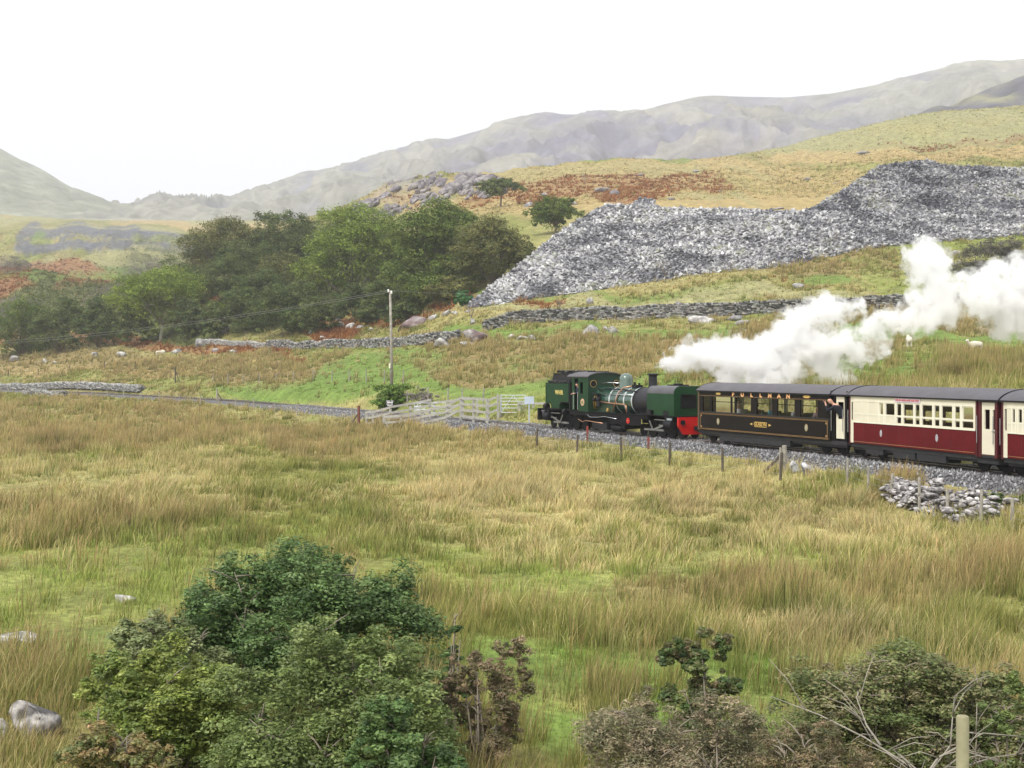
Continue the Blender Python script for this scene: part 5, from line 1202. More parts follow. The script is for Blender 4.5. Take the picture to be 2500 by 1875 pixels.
M_maroon = mat('maroon_paint', (.105, .006, .009), rough=.5, var=.14, scale=2, spec=.15)
M_maroonD = mat('dark_maroon_paint', (.075, .010, .014), rough=.35, var=.1)
M_under = mat('underframe_grey', (.022, .022, .024), rough=.6, var=.25, scale=3)
M_inside = mat('varnished_wood', (.16, .09, .045), rough=.5, var=.2, scale=3)
M_seat = mat('seat_moquette', (.12, .15, .09), rough=.95, var=.2)
M_curt = mat('curtain', (.42, .42, .30), rough=.95, var=.15)
M_skin = mat('skin', (.52, .30, .21), rough=.5, var=.06)
M_hair = mat('grey_hair', (.35, .33, .30), rough=.8, var=.1)
M_glass = bpy.data.materials.new('window_glass'); M_glass.use_nodes = True
_n = M_glass.node_tree; _n.nodes.clear(); _o = _n.nodes.new('ShaderNodeOutputMaterial'); _mx = _n.nodes.new('ShaderNodeMixShader'); _t = _n.nodes.new('ShaderNodeBsdfTransparent'); _g = _n.nodes.new('ShaderNodeBsdfGlossy'); _fr = _n.nodes.new('ShaderNodeFresnel')
_t.inputs['Color'].default_value = (.96, .98, .97, 1); _g.inputs['Roughness'].default_value = .03; _fr.inputs['IOR'].default_value = 1.5
_n.links.new(_fr.outputs['Fac'], _mx.inputs['Fac']); _n.links.new(_t.outputs[0], _mx.inputs[1]); _n.links.new(_g.outputs[0], _mx.inputs[2]); _n.links.new(_mx.outputs[0], _o.inputs['Surface'])
def text(s_, x, y, z, h, m, parent, name='lettering', space=1.0, rz=0.0, bold=.0, wd=1.0):
    cu = bpy.data.curves.new('txt', 'FONT'); cu.body = s_; cu.size = h / .72; cu.align_x = 'CENTER'; cu.align_y = 'CENTER'; cu.extrude = .004; cu.offset = bold; cu.space_character = space
    t = bpy.data.objects.new('txt', cu); COL.objects.link(t); dg = bpy.context.evaluated_depsgraph_get(); me = bpy.data.meshes.new_from_object(t.evaluated_get(dg)); bpy.data.objects.remove(t); bpy.data.curves.remove(cu)
    o = bpy.data.objects.new(name, me); COL.objects.link(o); me.materials.clear(); me.materials.append(m); o.parent = parent; o.location = (x, y, z); o.rotation_euler = (R(90), 0, rz); o.scale = (wd, 1, 1); return o
def wheel(x, y, r_, parent, m=None, rods=True):
    mb = MB(); s_ = -1 if y < 0 else 1
    mb.lathe((x, y, r_), [(r_ * .97, -.05), (r_ * 1.08, s_ * -.05 if False else -.045), (r_ * 1.0, -.03), (r_, .05), (r_ * .82, .055), (r_ * .8, .02), (r_ * .25, .03), (r_ * .25, .08)], 20, 'y')
    for k in range(8):
        a_ = k * math.pi / 4; mb.bar((x + math.cos(a_) * r_ * .2, y - .02 * -s_, r_ + math.sin(a_) * r_ * .2), (x + math.cos(a_) * r_ * .85, y - .02 * -s_, r_ + math.sin(a_) * r_ * .85), .03, .03)
    return mb.build('wheel', m or M_blk, parent)
# ------------------------------------------------------------ locomotive
def loco():
    o_, rz, L = vframe(1318, 1647); root = empty('steam_locomotive', (o_.x, o_.y, .0), rz)
    tag(root, 'green articulated steam locomotive with domed boiler, coal bunker and rear tank', 'locomotive')
    def B(name, m, **k): mb = MB(); return mb
    # running plates and end beams
    for x0, x1 in ((-.32, 3.75), (11.0, 13.9)):
        mb = MB(); mb.box(x0, x1, -1.03, 1.03, 1.05, 1.10).box(x0 + .25, x1 - .1, -.32, .32, .35, 1.05); mb.build('engine_unit_frame', M_frame, root)
    mb = MB(); mb.box(-.36, -.24, -1.03, 1.03, .42, 1.05); mb.build('buffer_beam', M_blk, root)
    mb = MB(); mb.prism([(-1.0, 1.05), (1.0, 1.05), (1.0, .62), (.72, .22), (-.72, .22), (-1.0, .62)], 13.78, 13.90, plane='yz'); o = mb.build('buffer_beam', M_red, root); o['label'] = 'red rear buffer beam'
    mb = MB(); mb.box(13.9, 14.25, -.12, .12, .42, .62); mb.lathe((14.2, 0, .52), [(.05, 0), (.2, .02), (.2, .1), (.05, .12)], 14, 'x'); mb.build('coupling', M_blk, root)
    for y in (-.78, .78):
        mb = MB(); mb.tube([(13.9, y, .8), (13.98, y, .8)], .12, 10); mb.build('beam_socket', M_blk, root)
    # front (bunker end) water tank
    mb = MB()
    prof = [(.6, 1.12), (.6, 2.55), (3.28, 2.55), (3.28, 1.45), (2.35, 1.45), (2.28, 1.3), (2.28, 1.12), (1.3, 1.12), (1.3, 1.36), (.8, 1.36), (.8, 1.12)]
    prof = [(.62, 1.40), (.62, 2.55), (3.28, 2.55), (3.28, 1.50), (2.38, 1.50), (2.25, 1.36), (2.25, 1.13), (1.28, 1.13), (1.28, 1.33), (1.2, 1.40)]
    mb.prism(prof, -1.0, 1.0, 0); tk = mb.build('water_tank', M_green, root)
    ln = MB()
    for a_, b_ in zip(prof, prof[1:] + prof[:1]): ln.bar((a_[0], -1.003, a_[1]), (b_[0], -1.003, b_[1]), .012, .035)
    ln.build('tank_edging', M_blk, tk)
    mb = MB(); mb.box(3.28, 3.42, -1.0, 1.0, 1.12, 2.56); mb.build('tank_back_plate', M_blk, root)
    text('WHR', 2.16, -1.004, 2.02, .24, mat('yellow_lettering', (.62, .50, .16), rough=.5, var=.05), tk, space=1.25, bold=.012)
    mb = MB(); mb.prism([(1.02, 2.56), (1.30, 3.08), (3.5, 3.02), (3.5, 2.56)], -.86, .86); mb.box(1.28, 3.5, -.9, .9, 3.06, 3.10); bk = mb.build('coal_bunker', M_smoke, root)
    cm = np.random.default_rng(2); Vs, Fs, off = [], [], 0
    for k in range(150):
        top = k < 90
        c = (cm.uniform(1.4, 3.3), cm.uniform(-.7, .7), 3.12 + cm.random() * .1 * (1 if top else 0)) if top else (cm.uniform(.9, 3.2), cm.uniform(-.97, -.88), 2.58 + cm.random() * .08)
        V, Fc, C = rock_geo(c, (.22, .2, .14), 900 + k, sub=1); Vs.append(V); Fs.append(Fc + off); off += len(V)
    np_mesh('coal', np.concatenate(Vs), np.concatenate(Fs), M_coal, parent=bk)
    # cab
    mb = MB()
    for y0, y1 in ((-1.06, -1.02), (1.02, 1.06)):
        mb.box(3.72, 4.0, y0, y1, 1.12, 2.93); mb.box(4.42, 5.42, y0, y1, 1.06, 2.0); mb.box(4.42, 4.62, y0, y1, 2.0, 2.93); mb.box(4.92, 5.42, y0, y1, 2.0, 2.93); mb.box(4.62, 4.92, y0, y1, 2.62, 2.93); mb.box(4.0, 4.42, y0, y1, 2.82, 2.93)
    mb.box(3.66, 3.72, -1.02, 1.02, 1.12, 2.2); cab = mb.build('cab', M_green, root)
    mb = MB(); arc = [(-1.06, 1.06)] + [(-1.06, 2.93)] + [(1.06 * math.sin(t), 2.93 + .24 * (math.cos(t) - math.cos(1.35)) / (1 - math.cos(1.35))) for t in np.linspace(-1.35, 1.35, 15)] + [(1.06, 2.93), (1.06, 1.06)]
    mb.prism(arc, 5.42, 5.46, plane='yz'); mb.build('cab_front', M_dgreen, cab)
    for y in (-.72, .72):
        mb = MB(); mb.lathe((5.462, y, 2.55), [(.17, -.02), (.2, -.02), (.2, .012), (.16, .012)], 18, 'x'); mb.build('spectacle_rim', M_brass, cab)
        mb = MB(); mb.lathe((5.463, y, 2.55), [(.001, 0), (.165, 0), (.165, .018), (.001, .018)], 18, 'x'); mb.build('spectacle_window', M_blk, cab)
    mb = MB(); prof_r = []
    ys = [1.14 * math.sin(t) for t in np.linspace(-1.35, 1.35, 17)]; zs = [2.95 + .24 * (math.cos(t) - math.cos(1.35)) / (1 - math.cos(1.35)) for t in np.linspace(-1.35, 1.35, 17)]
    mb.prism([(y, z) for y, z in zip(ys, zs)] + [(y, z - .05) for y, z in reversed(list(zip(ys, zs)))], 3.3, 5.56, plane='yz'); mb.build('cab_roof', M_grey, cab, auto=True)
    mb = MB(); mb.box(4.3, 5.2, -.4, .4, 3.16, 3.22); mb.build('roof_hatch', M_blk, cab)
    for x in (3.98, 4.44):
        mb = MB(); mb.tube([(x, -1.1, 1.15), (x, -1.1, 2.1)], .022, 6); mb.build('handrail', M_steel, cab)
    mb = MB(); mb.lathe((4.9, -1.062, 1.55), [(.001, 0), (.19, 0), (.19, -.02), (.001, -.025)], 22, 'y'); mb.build('crest', mat('crest_pink', (.55, .34, .22), rough=.5, var=.2, scale=20), cab)
    mb = MB(); mb.lathe((4.9, -1.09, 1.55), [(.001, 0), (.09, 0), (.09, -.008), (.001, -.01)], 16, 'y'); mb.build('crest_centre', mat('crest_green', (.12, .2, .06), rough=.5, var=.3, scale=30), cab)
    mb = MB(); mb.box(3.5, 5.4, -.98, .98, 1.05, 1.12); mb.build('cab_floor', M_blk, cab)
    # boiler
    zc, rb = 1.70, .69
    mb = MB(); mb.lathe((0, 0, zc), [(rb, 5.46), (rb, 6.5), (rb, 9.3)], 40, 'x'); bo = mb.build('boiler', M_boiler, root, auto=True)
    mb = MB(); mb.prism([(-.69, 1.68), (-.69, 1.05), (.69, 1.05), (.69, 1.68)], 5.46, 7.6, plane='yz'); mb.build('firebox', M_dgreen, bo)
    for x in (7.02, 7.72, 8.46, 9.22):
        mb = MB(); mb.lathe((0, 0, zc), [(rb, x - .05), (rb + .012, x - .045), (rb + .012, x + .045), (rb, x + .05)], 40, 'x'); mb.build('boiler_band_glint', M_band_glint, bo, auto=True)  # cladding bands; their pale colour stands for sky reflections on the boiler
    mb = MB(); mb.lathe((0, 0, zc), [(rb - .01, 9.30), (rb + .03, 9.31), (rb + .03, 9.42), (rb, 9.43), (rb, 10.75), (rb * .9, 10.85), (.1, 10.9)], 40, 'x'); sb = mb.build('smokebox', M_smoke, root, auto=True)
    mb = MB(); mb.prism([(-.55, 1.3), (-.45, 1.1), (-.7, 1.05), (.7, 1.05), (.45, 1.1), (.55, 1.3)], 9.6, 10.7, plane='yz'); mb.build('saddle', M_smoke, sb)
    mb = MB(); mb.lathe((10.15, 0, 2.34), [(.30, -.02), (.235, .1), (.215, .2), (.21, .66), (.225, .68), (.29, .70), (.29, .75), (.22, .78), (.17, .78), (.16, .4)], 24); mb.build('chimney', M_smoke, root, auto=True)
    mb = MB(); mb.lathe((7.6, 0, 2.3), [(.40, -.02), (.365, .1), (.36, .48), (.345, .58), (.29, .70), (.19, .78), (.08, .815), (.001, .82)], 28); mb.build('dome', mat('dome_green', (.09, .135, .11), rough=.25, var=.1, coat=.6), root, auto=True)
    mb = MB(); mb.box(8.5, 8.9, -.2, .2, 2.35, 2.52); mb.tube([(8.6, -.1, 2.5), (8.6, -.1, 2.66)], .07, 8); mb.tube([(8.75, .08, 2.5), (8.75, .08, 2.62)], .06, 8); mb.build('safety_valves', M_blk, root)
    # pipes and rails along the boiler
    def pipe(name, pts, r_, m): mb = MB(); mb.tube(pts, r_, 7); mb.build(name, m, root, smooth=True)
    pipe('handrail', [(6.2, -.72, 2.02), (9.4, -.72, 2.02)], .022, M_steel)
    pipe('copper_pipe', [(8.5, -.22, 2.46), (8.1, -.45, 2.38), (7.9, -.66, 2.1), (7.8, -.74, 1.75), (7.55, -.76, 1.12)], .035, M_copper)
    pipe('copper_pipe', [(6.0, -.735, 1.62), (7.0, -.74, 1.56), (8.5, -.74, 1.52), (8.78, -.74, 1.46), (8.86, -.76, 1.1)], .035, M_copper)
    pipe('steam_pipe', [(5.7, -.55, 2.25), (6.2, -.60, 2.22), (6.6, -.5, 2.3), (8.3, -.52, 2.26), (9.5, -.56, 2.20)], .035, M_blk)
    pipe('whistle_pipe', [(5.6, -.35, 2.58), (6.2, -.3, 2.62), (7.2, -.2, 2.6)], .03, M_steel)
    for x in (5.75, 5.95): pipe('pump_pipe', [(x, -.78, 1.95), (x - .12, -.8, 1.7), (x - .05, -.8, 1.2)], .04, M_brass)
    mb = MB(); mb.lathe((6.15, -.82, 1.35), [(.1, 0), (.13, .02), (.13, .22), (.08, .25), (.08, .33), (.12, .35), (.12, .5), (.05, .53)], 14); mb.build('air_pump', M_smoke, root, auto=True)
    mb = MB(); mb.box(5.7, 6.2, -.95, -.68, 1.95, 2.05); mb.lathe((5.85, -.85, 1.72), [(.1, -.15), (.1, .15)], 12, 'x'); mb.build('lubricator', M_blk, root)
    mb = MB(); mb.box(6.9, 7.1, -.8, -.7, 1.12, 1.22); mb.lathe((7.0, -.78, 1.2), [(.03, -.02), (.1, 0), (.1, .03), (.03, .05)], 12, 'y'); mb.build('clack_valve', M_brass, root)
    # bridge girder between the two power units
    mb = MB(); mb.box(3.4, 11.25, -1.04, -.98, .84, 1.05).box(3.4, 11.25, .98, 1.04, .84, 1.05).box(3.4, 11.25, -1.07, 1.07, 1.03, 1.06).box(7.6, 10.6, -1.03, -.99, .50, .86).box(7.6, 10.6, .99, 1.03, .5, .86)
    mb.prism([(3.5, .84), (4.3, .5), (7.6, .5), (7.6, .84)], -.7, .7); mb.build('bridge_girder', M_frame, root)
    mb = MB(); mb.box(5.5, 7.05, -.85, .85, .16, .52); mb.build('ashpan', M_smoke, root)
    mb = MB(); mb.lathe((9.45, -1.035, .72), [(.001, 0), (.15, 0), (.15, -.015), (.001, -.02)], 20, 'y'); mb.build('number_plate', M_red, root)
    mb = MB(); mb.box(9.36, 9.54, -1.062, -1.056, .705, .735); mb.build('number_plate_bar', M_brass, root)
    mb = MB(); mb.box(8.6, 9.0, -.95, .95, .28, .5); mb.lathe((8.2, -.8, .3), [(.2, -.5), (.2, .5)], 14, 'x'); mb.build('air_reservoir', M_blk, root)
    pipe('brake_pipe', [(4.4, -1.05, .62), (4.9, -1.07, .50), (5.2, -1.07, .58), (7.0, -1.07, .50)], .022, M_copper)
    pipe('brake_rod', [(5.4, -1.07, .92), (5.7, -1.08, .78), (6.5, -1.08, .8), (7.2, -1.08, .86), (8.4, -1.08, .78)], .016, M_steel)
    # wheels, cylinders, rods of the two units
    for wx, sgn in (((.42, 1.35, 2.2, 3.05, 4.0), 1), ((13.3, 12.45, 11.6, 10.75, 9.9), -1)):
        for i, x in enumerate(wx):
            r_ = .29 if i in (0, 4) else .41
            for y in (-.36, .36): wheel(x, y, r_, root)
        cx = wx[0] + sgn * .25
        for y in (-.88, .88):
            mb = MB(); mb.lathe((cx, y, .66), [(.2, -.32), (.25, -.3), (.25, .3), (.2, .32)], 18, 'x'); mb.lathe((cx, y, .98), [(.11, -.36), (.13, -.3), (.13, .3), (.11, .36)], 14, 'x'); mb.build('cylinder', M_blk, root, auto=True)
            mb = MB(); mb.lathe((cx, y * 1.16, .66), [(.04, 0), (.09, 0), (.09, .02), (.04, .02)], 12, 'y'); mb.build('cylinder_cover', M_steel, root)
            mb = MB(); mb.bar((wx[1], y, .36), (wx[3], y, .36), .05, .09); mb.bar((cx + sgn * .4, y, .66), (wx[2], y * 1.05, .36), .05, .08); mb.bar((cx + sgn * .3, y, .86), (cx + sgn * 1.4, y, .86), .05, .04); mb.bar((cx + sgn * .3, y, .60), (cx + sgn * 1.0, y, .60), .05, .05); mb.bar((wx[2], y * 1.08, .36), (wx[2] + sgn * .3, y * 1.08, .8), .04, .06)
            mb.build('connecting_rods', mat('rod_steel', (.30, .30, .30), rough=.35, metal=.7, var=.2), root)
    for x, z in ((.62, 1.22), (2.8, .96)):
        mb = MB(); mb.lathe((x, -.96, z), [(.16, -.14), (.19, -.1), (.19, .1), (.16, .14)], 14, 'x'); mb.build('sandbox', M_blk, root)
    mb = MB(); mb.box(.15, .55, -1.05, -1.0, .92, 1.0); mb.box(.3, .42, -1.06, -1.0, .62, .92); mb.build('step', M_grey, root)
    mb = MB(); mb.box(13.0, 13.35, -1.07, -1.0, .88, .97); mb.build('step', mat('pale_step', (.35, .40, .42), rough=.5), root)
    # rear water tank with rounded shoulders and its open end
    def shoulder(w_, z0, z1, r_, n=8):
        pts = [(-w_, z0)]
        pts += [(-w_ + r_ - r_ * math.cos(t), z1 - r_ + r_ * math.sin(t)) for t in np.linspace(0, math.pi / 2, n)]
        pts += [(w_ - r_ + r_ * math.sin(t), z1 - r_ + r_ * math.cos(t)) for t in np.linspace(0, math.pi / 2, n)] + [(w_, z0)]
        return pts
    prof = shoulder(1.0, 1.32, 2.52, .38)
    mb = MB(); mb.prism(prof, 11.15, 13.5, plane='yz', m=0); mb.box(11.75, 12.6, -1.0, 1.0, 1.08, 1.32); mb.box(13.0, 13.5, -1.0, 1.0, 1.08, 1.32); t2 = mb.build('water_tank', M_green, root, auto=True)
    mb = MB(); pr2 = [(y * 1.004, z + .003) for y, z in shoulder(1.0, 2.17, 2.52, .38)]; mb.prism(pr2, 11.16, 13.47, plane='yz'); mb.build('tank_top', M_loroof, t2, auto=True)
    mb = MB(); mb.box(11.9, 12.9, -.3, .3, 2.53, 2.58); mb.lathe((12.4, 0, 2.56), [(.24, 0), (.24, .06), (.2, .08)], 16); mb.build('filler_lid', M_blk, t2, auto=True)
    mb = MB(); mb.prism([(y * .96, 1.5 + (z - 1.32) * .985 - .18) for y, z in prof], 13.5, 13.515, plane='yz'); mb.build('tank_end_plate', M_green, t2)
    mb = MB(); mb.box(13.515, 13.56, -.62, .25, 1.48, 2.12); mb.box(13.52, 13.75, -.55, .1, 2.08, 2.13); mb.build('dark_end_recess', M_blk, root)  # black block standing for the dark hole in the tank end
    mb = MB(); mb.lathe((13.52, .45, 1.42), [(.07, 0), (.07, .05), (.04, .06)], 12, 'x'); mb.build('tail_lamp', M_red, root)
    mb = MB(); mb.lathe((13.52, .62, 2.3), [(.08, 0), (.09, .1), (.06, .12)], 12, 'x'); mb.build('headlamp', M_white, root)
    mb = MB(); mb.box(11.1, 11.5, -1.01, 1.01, 1.08, 1.36); mb.box(12.58, 13.05, -1.01, 1.01, 1.08, 1.30); mb.build('tank_recess_shade', M_blk, root)  # solid black blocks under the tank; recess shade is in their colour
    return root, rz, o_
LOCO, LRZ, LO = loco()

# ------------------------------------------------------------ carriages
def grid_wall(mb, x0, x1, z0, z1, holes, y0, y1, m=0):
    """wall in the xz plane with rectangular holes (hx0,hx1,hz0,hz1) sharing rows"""
    xs = sorted(set([x0, x1] + [h[0] for h in holes] + [h[1] for h in holes])); 
    for a_, b_ in zip(xs, xs[1:]):
        xm = (a_ + b_) / 2; hs = sorted([(h[2], h[3]) for h in holes if h[0] <= xm <= h[1]]); z = z0
        for h0, h1 in hs:
            if h0 > z: mb.box(a_, b_, y0, y1, z, h0, m)
            z = h1
        if z < z1: mb.box(a_, b_, y0, y1, z, z1, m)
    return mb
def roof(L0, L1, root, m=M_grey, w_=1.125, z0=2.36, z1=2.72):
    th = np.linspace(-1.25, 1.25, 19); c0 = math.cos(1.25); ys = [w_ * math.sin(t) / math.sin(1.25) for t in th]; zs = [z0 + (z1 - z0) * (math.cos(t) - c0) / (1 - c0) for t in th]
    mb = MB(); mb.prism(list(zip(ys, zs)) + [(y, z - .04) for y, z in reversed(list(zip(ys, zs)))], L0, L1, plane='yz'); r_ = mb.build('roof', m, root, auto=True)
    mb = MB()
    for s_ in (-1, 1): mb.box(L0, L1, s_ * w_ - .012, s_ * w_ + .012, z0 - .03, z0 + .012)
    for x in (L0 - .012, L1 + .012):
        mb.prism([(y, z + .012) for y, z in zip(ys, zs)] + [(y, z - .05) for y, z in reversed(list(zip(ys, zs)))], x - .012, x + .012, plane='yz')
    mb.build('gutter', M_blk, r_)
def underframe(L0, L1, root, boxes, bog):
    mb = MB(); mb.box(L0, L1, -1.0, 1.0, .40, .56); mb.box(L0 + .1, L1 - .1, -.9, -.85, .30, .42); mb.build('underframe', M_under, root)
    for a_, b_, z in boxes:
        mb = MB(); mb.box(a_, b_, -.98, -.35, z, .40); mb.build('equipment_box', M_under, root)
    for x in bog:
        bf = MB(); bf.box(x - .85, x + .85, -.62, -.54, .22, .42).box(x - .85, x + .85, .54, .62, .22, .42).box(x - .2, x + .2, -.6, .6, .25, .4); b_ = bf.build('bogie', M_frame, root)
        for dx in (-.55, .55):
            for y in (-.36, .36):
                mb = MB(); mb.lathe((x + dx, y, .28), [(.31, -.05), (.28, -.03), (.28, .05), (.1, .05), (.1, .12)], 16, 'y'); mb.build('wheel', M_blk, b_)
def glaze(root, x0, x1, z0, z1, y=-1.04, name='window', rails=(), m=M_glass, fm=None, fw=.0):
    mb = MB(); mb.add([(x0, y, z0), (x1, y, z0), (x1, y, z1), (x0, y, z1)], [(0, 1, 2, 3)]); w_ = mb.build(name, m, root)
    if rails:
        mb = MB()
        for z in rails: mb.box(x0, x1, y - .025, y + .025, z - .015, z + .015)
        mb.build('glazing_bar', fm or M_umber, w_)
    return w_
def seats(root, xs, m=M_seat):
    for x in xs:
        for y in (-.62, .62):
            mb = MB(); mb.box(x - .05, x + .05, y - .33, y + .33, .9, 1.50); mb.box(x - .4, x + .4, y - .33, y + .33, .82, 1.0); mb.build('seat', m, root)
def pullman():
    o_, rz, L = vframe(1706, 2062); root = empty('pullman_carriage', (o_.x, o_.y, 0), rz); tag(root, 'black and gold Pullman saloon carriage coupled behind the locomotive', 'carriage')
    zx = lambda x: 0.0 + px2x(1680 + x / 5.027)
    fr, Lr, _a, _u = o_, L, None, None
    def px2x(px):
        k = (px - 1250) / F; u = (math.cos(rz), math.sin(rz)); w_ = (-u[1], u[0]); v = -1.07
        return (k * (o_.y + w_[1] * v) - o_.x - w_[0] * v) / (u[0] - k * u[1])
    zx = lambda x: px2x(1680 + x / 5.027)
    W = [(180, 262), (290, 322), (328, 520), (532, 568), (585, 770), (840, 1030), (1095, 1305), (1375, 1590)]
    holes = [(zx(a_), zx(b_), 1.42, 2.10) for a_, b_ in W]
    Lm = 9.75
    mb = MB()
    grid_wall(mb, 0, Lm, .54, 2.40, holes, -1.07, -1.01); sd_ = mb.build('side', M_umber, root)
    fh = [(.5 + i * 1.15, .5 + i * 1.15 + .95, 1.42, 2.10) for i in range(8)]
    mb = MB(); grid_wall(mb, 0, Lm, .54, 2.40, fh, 1.01, 1.07); mb.build('side', M_umber, root)
    mb = MB(); mb.box(-.02, .05, -1.01, 1.01, .54, 2.5); mb.build('end_wall', M_umber2, root)
    mb = MB(); mb.box(-.03, .10, -1.085, -1.0, .54, 2.40); mb.build('corner_post', M_umber2, root)
    mb = MB(); mb.box(Lm - .06, Lm, -1.01, 1.01, .54, 2.5); mb.build('bulkhead', M_umber, root)
    mb = MB(); mb.box(0, Lm, -1.0, 1.0, .56, .62); mb.build('floor', M_inside, root)
    # vestibule, set back, with its cream door
    mb = MB(); mb.box(Lm, L, -.98, .98, .45, .60).box(L - .05, L, -.98, .98, .54, 2.5).box(Lm, Lm + .2, -.98, -.94, .6, 2.45).box(Lm, L, .94, .98, .6, 2.45).box(L - .12, L, -1.0, -.94, .6, 2.45); mb.build('vestibule', M_umber, root)
    dx0, dx1 = zx(1797), zx(1893); mb = MB(); grid_wall(mb, dx0, dx1, .66, 2.28, [(dx0 + .09, dx1 - .03, 1.42, 2.08)], -.985, -.945); mb.build('door', M_cream, root)
    for x in (dx0 - .22, dx1 + .0): mb = MB(); mb.tube([(x, -1.06, .95), (x, -1.06, 1.8)], .015, 6); mb.build('handrail', M_steel, root)
    roof(-.12, Lm + .02, root); roof(Lm + .03, L + .1, root, w_=1.08)
    underframe(-.1, L, root, [(1.7, 7.0, .14)], (.75, 9.2))
    for (a_, b_, z0, z1) in holes: glaze(root, a_, b_, z0, z1, rails=(1.88,))
    for (a_, b_, z0, z1) in fh: glaze(root, a_, b_, z0, z1, y=1.04)
    for i in range(9):
        mb = MB(); mb.box(.38 + i * 1.15, .55 + i * 1.15, .97, .99, 1.40, 2.12); mb.build('curtain', M_curt, root)
    seats(root, [1.0, 2.3, 3.6, 4.9, 6.2, 7.5, 8.8])
    # gold lining, lettering and crests
    mb = MB(); y0, y1 = -1.076, -1.071
    for z in (2.135, 1.335, 1.30): mb.box(.14, Lm - .1, y0, y1, z - .006, z + .006)
    mb.box(.14, Lm - .1, y0, y1, .638, .65); mb.box(.14, Lm - .1, y0, y1, .60, .612)
    for x in (.2, Lm - .16): mb.box(x - .01, x + .01, y0, y1, .66, 1.28)
    for x in (.27, Lm - .23):
        for z in (.72, 1.22): mb.box(x - .04, x + .04, y0, y1, z - .04, z + .04)
    mb.build('gold_lining', M_goldl, sd_)
    mb = MB(); mb.box(.1, Lm, -1.10, -1.07, 1.37, 1.41); mb.build('waist_rail', M_under, sd_)
    mb = MB()
    for (a_, b_, z0, z1) in holes:
        mb.box(a_ - .02, b_ + .02, -1.078, -1.071, z0 - .03, z0); mb.box(a_ - .02, b_ + .02, -1.078, -1.071, z1, z1 + .02)
    mb.build('window_edging', M_blk, sd_)
    for i, ch in enumerate('PULLMAN'): text(ch, zx(553 + i * 112.5), -1.075, 2.225, .165, mat('gold_letters', (.80, .44, .20), rough=.4, var=.05) if i == 0 else bpy.data.materials['gold_letters'], sd_, bold=.012, wd=1.45)
    def lozenge(x, z, w_, h_, m):
        b_ = MB(); b_.prism([(x - w_, z), (x - w_ * .5, z + h_), (x + w_ * .5, z + h_), (x + w_, z), (x + w_ * .5, z - h_), (x - w_ * .5, z - h_)], -1.077, -1.071); return b_.build('ornament', m, sd_)
    lozenge(zx(370), 2.24, .22, .05, M_gold); lozenge(zx(1455), 2.24, .26, .055, M_gold)
    xc = zx(888); lozenge(xc, .985, .80, .11, M_gold); b_ = MB(); b_.box(xc - .60, xc + .60, -1.083, -1.078, .905, 1.065); b_.build('name_panel', M_umber, sd_)
    text('GLASLYN', xc, -1.086, .985, .13, M_gold, sd_, bold=.004, wd=1.25)
    for x in (zx(368), zx(1450)):
        b_ = MB(); b_.prism([(x + .11 * math.cos(t), 1.0 + .15 * math.sin(t)) for t in np.linspace(0, 2 * math.pi, 13)[:-1]], -1.077, -1.071); c = b_.build('crest', mat('crest_paint', (.30, .24, .12), rough=.5, var=.5, scale=30) if 'crest_paint' not in bpy.data.materials else bpy.data.materials['crest_paint'], sd_)
        b_ = MB(); b_.prism([(x + .05 * math.cos(t), 1.0 + .08 * math.sin(t)) for t in np.linspace(0, 2 * math.pi, 9)[:-1]], -1.083, -1.078); b_.build('crest_shield', mat('shield_silver', (.35, .36, .33), rough=.5, var=.3, scale=30), c)
    return root, rz, o_, px2x
PUL, PRZ, PO, ppx = pullman()
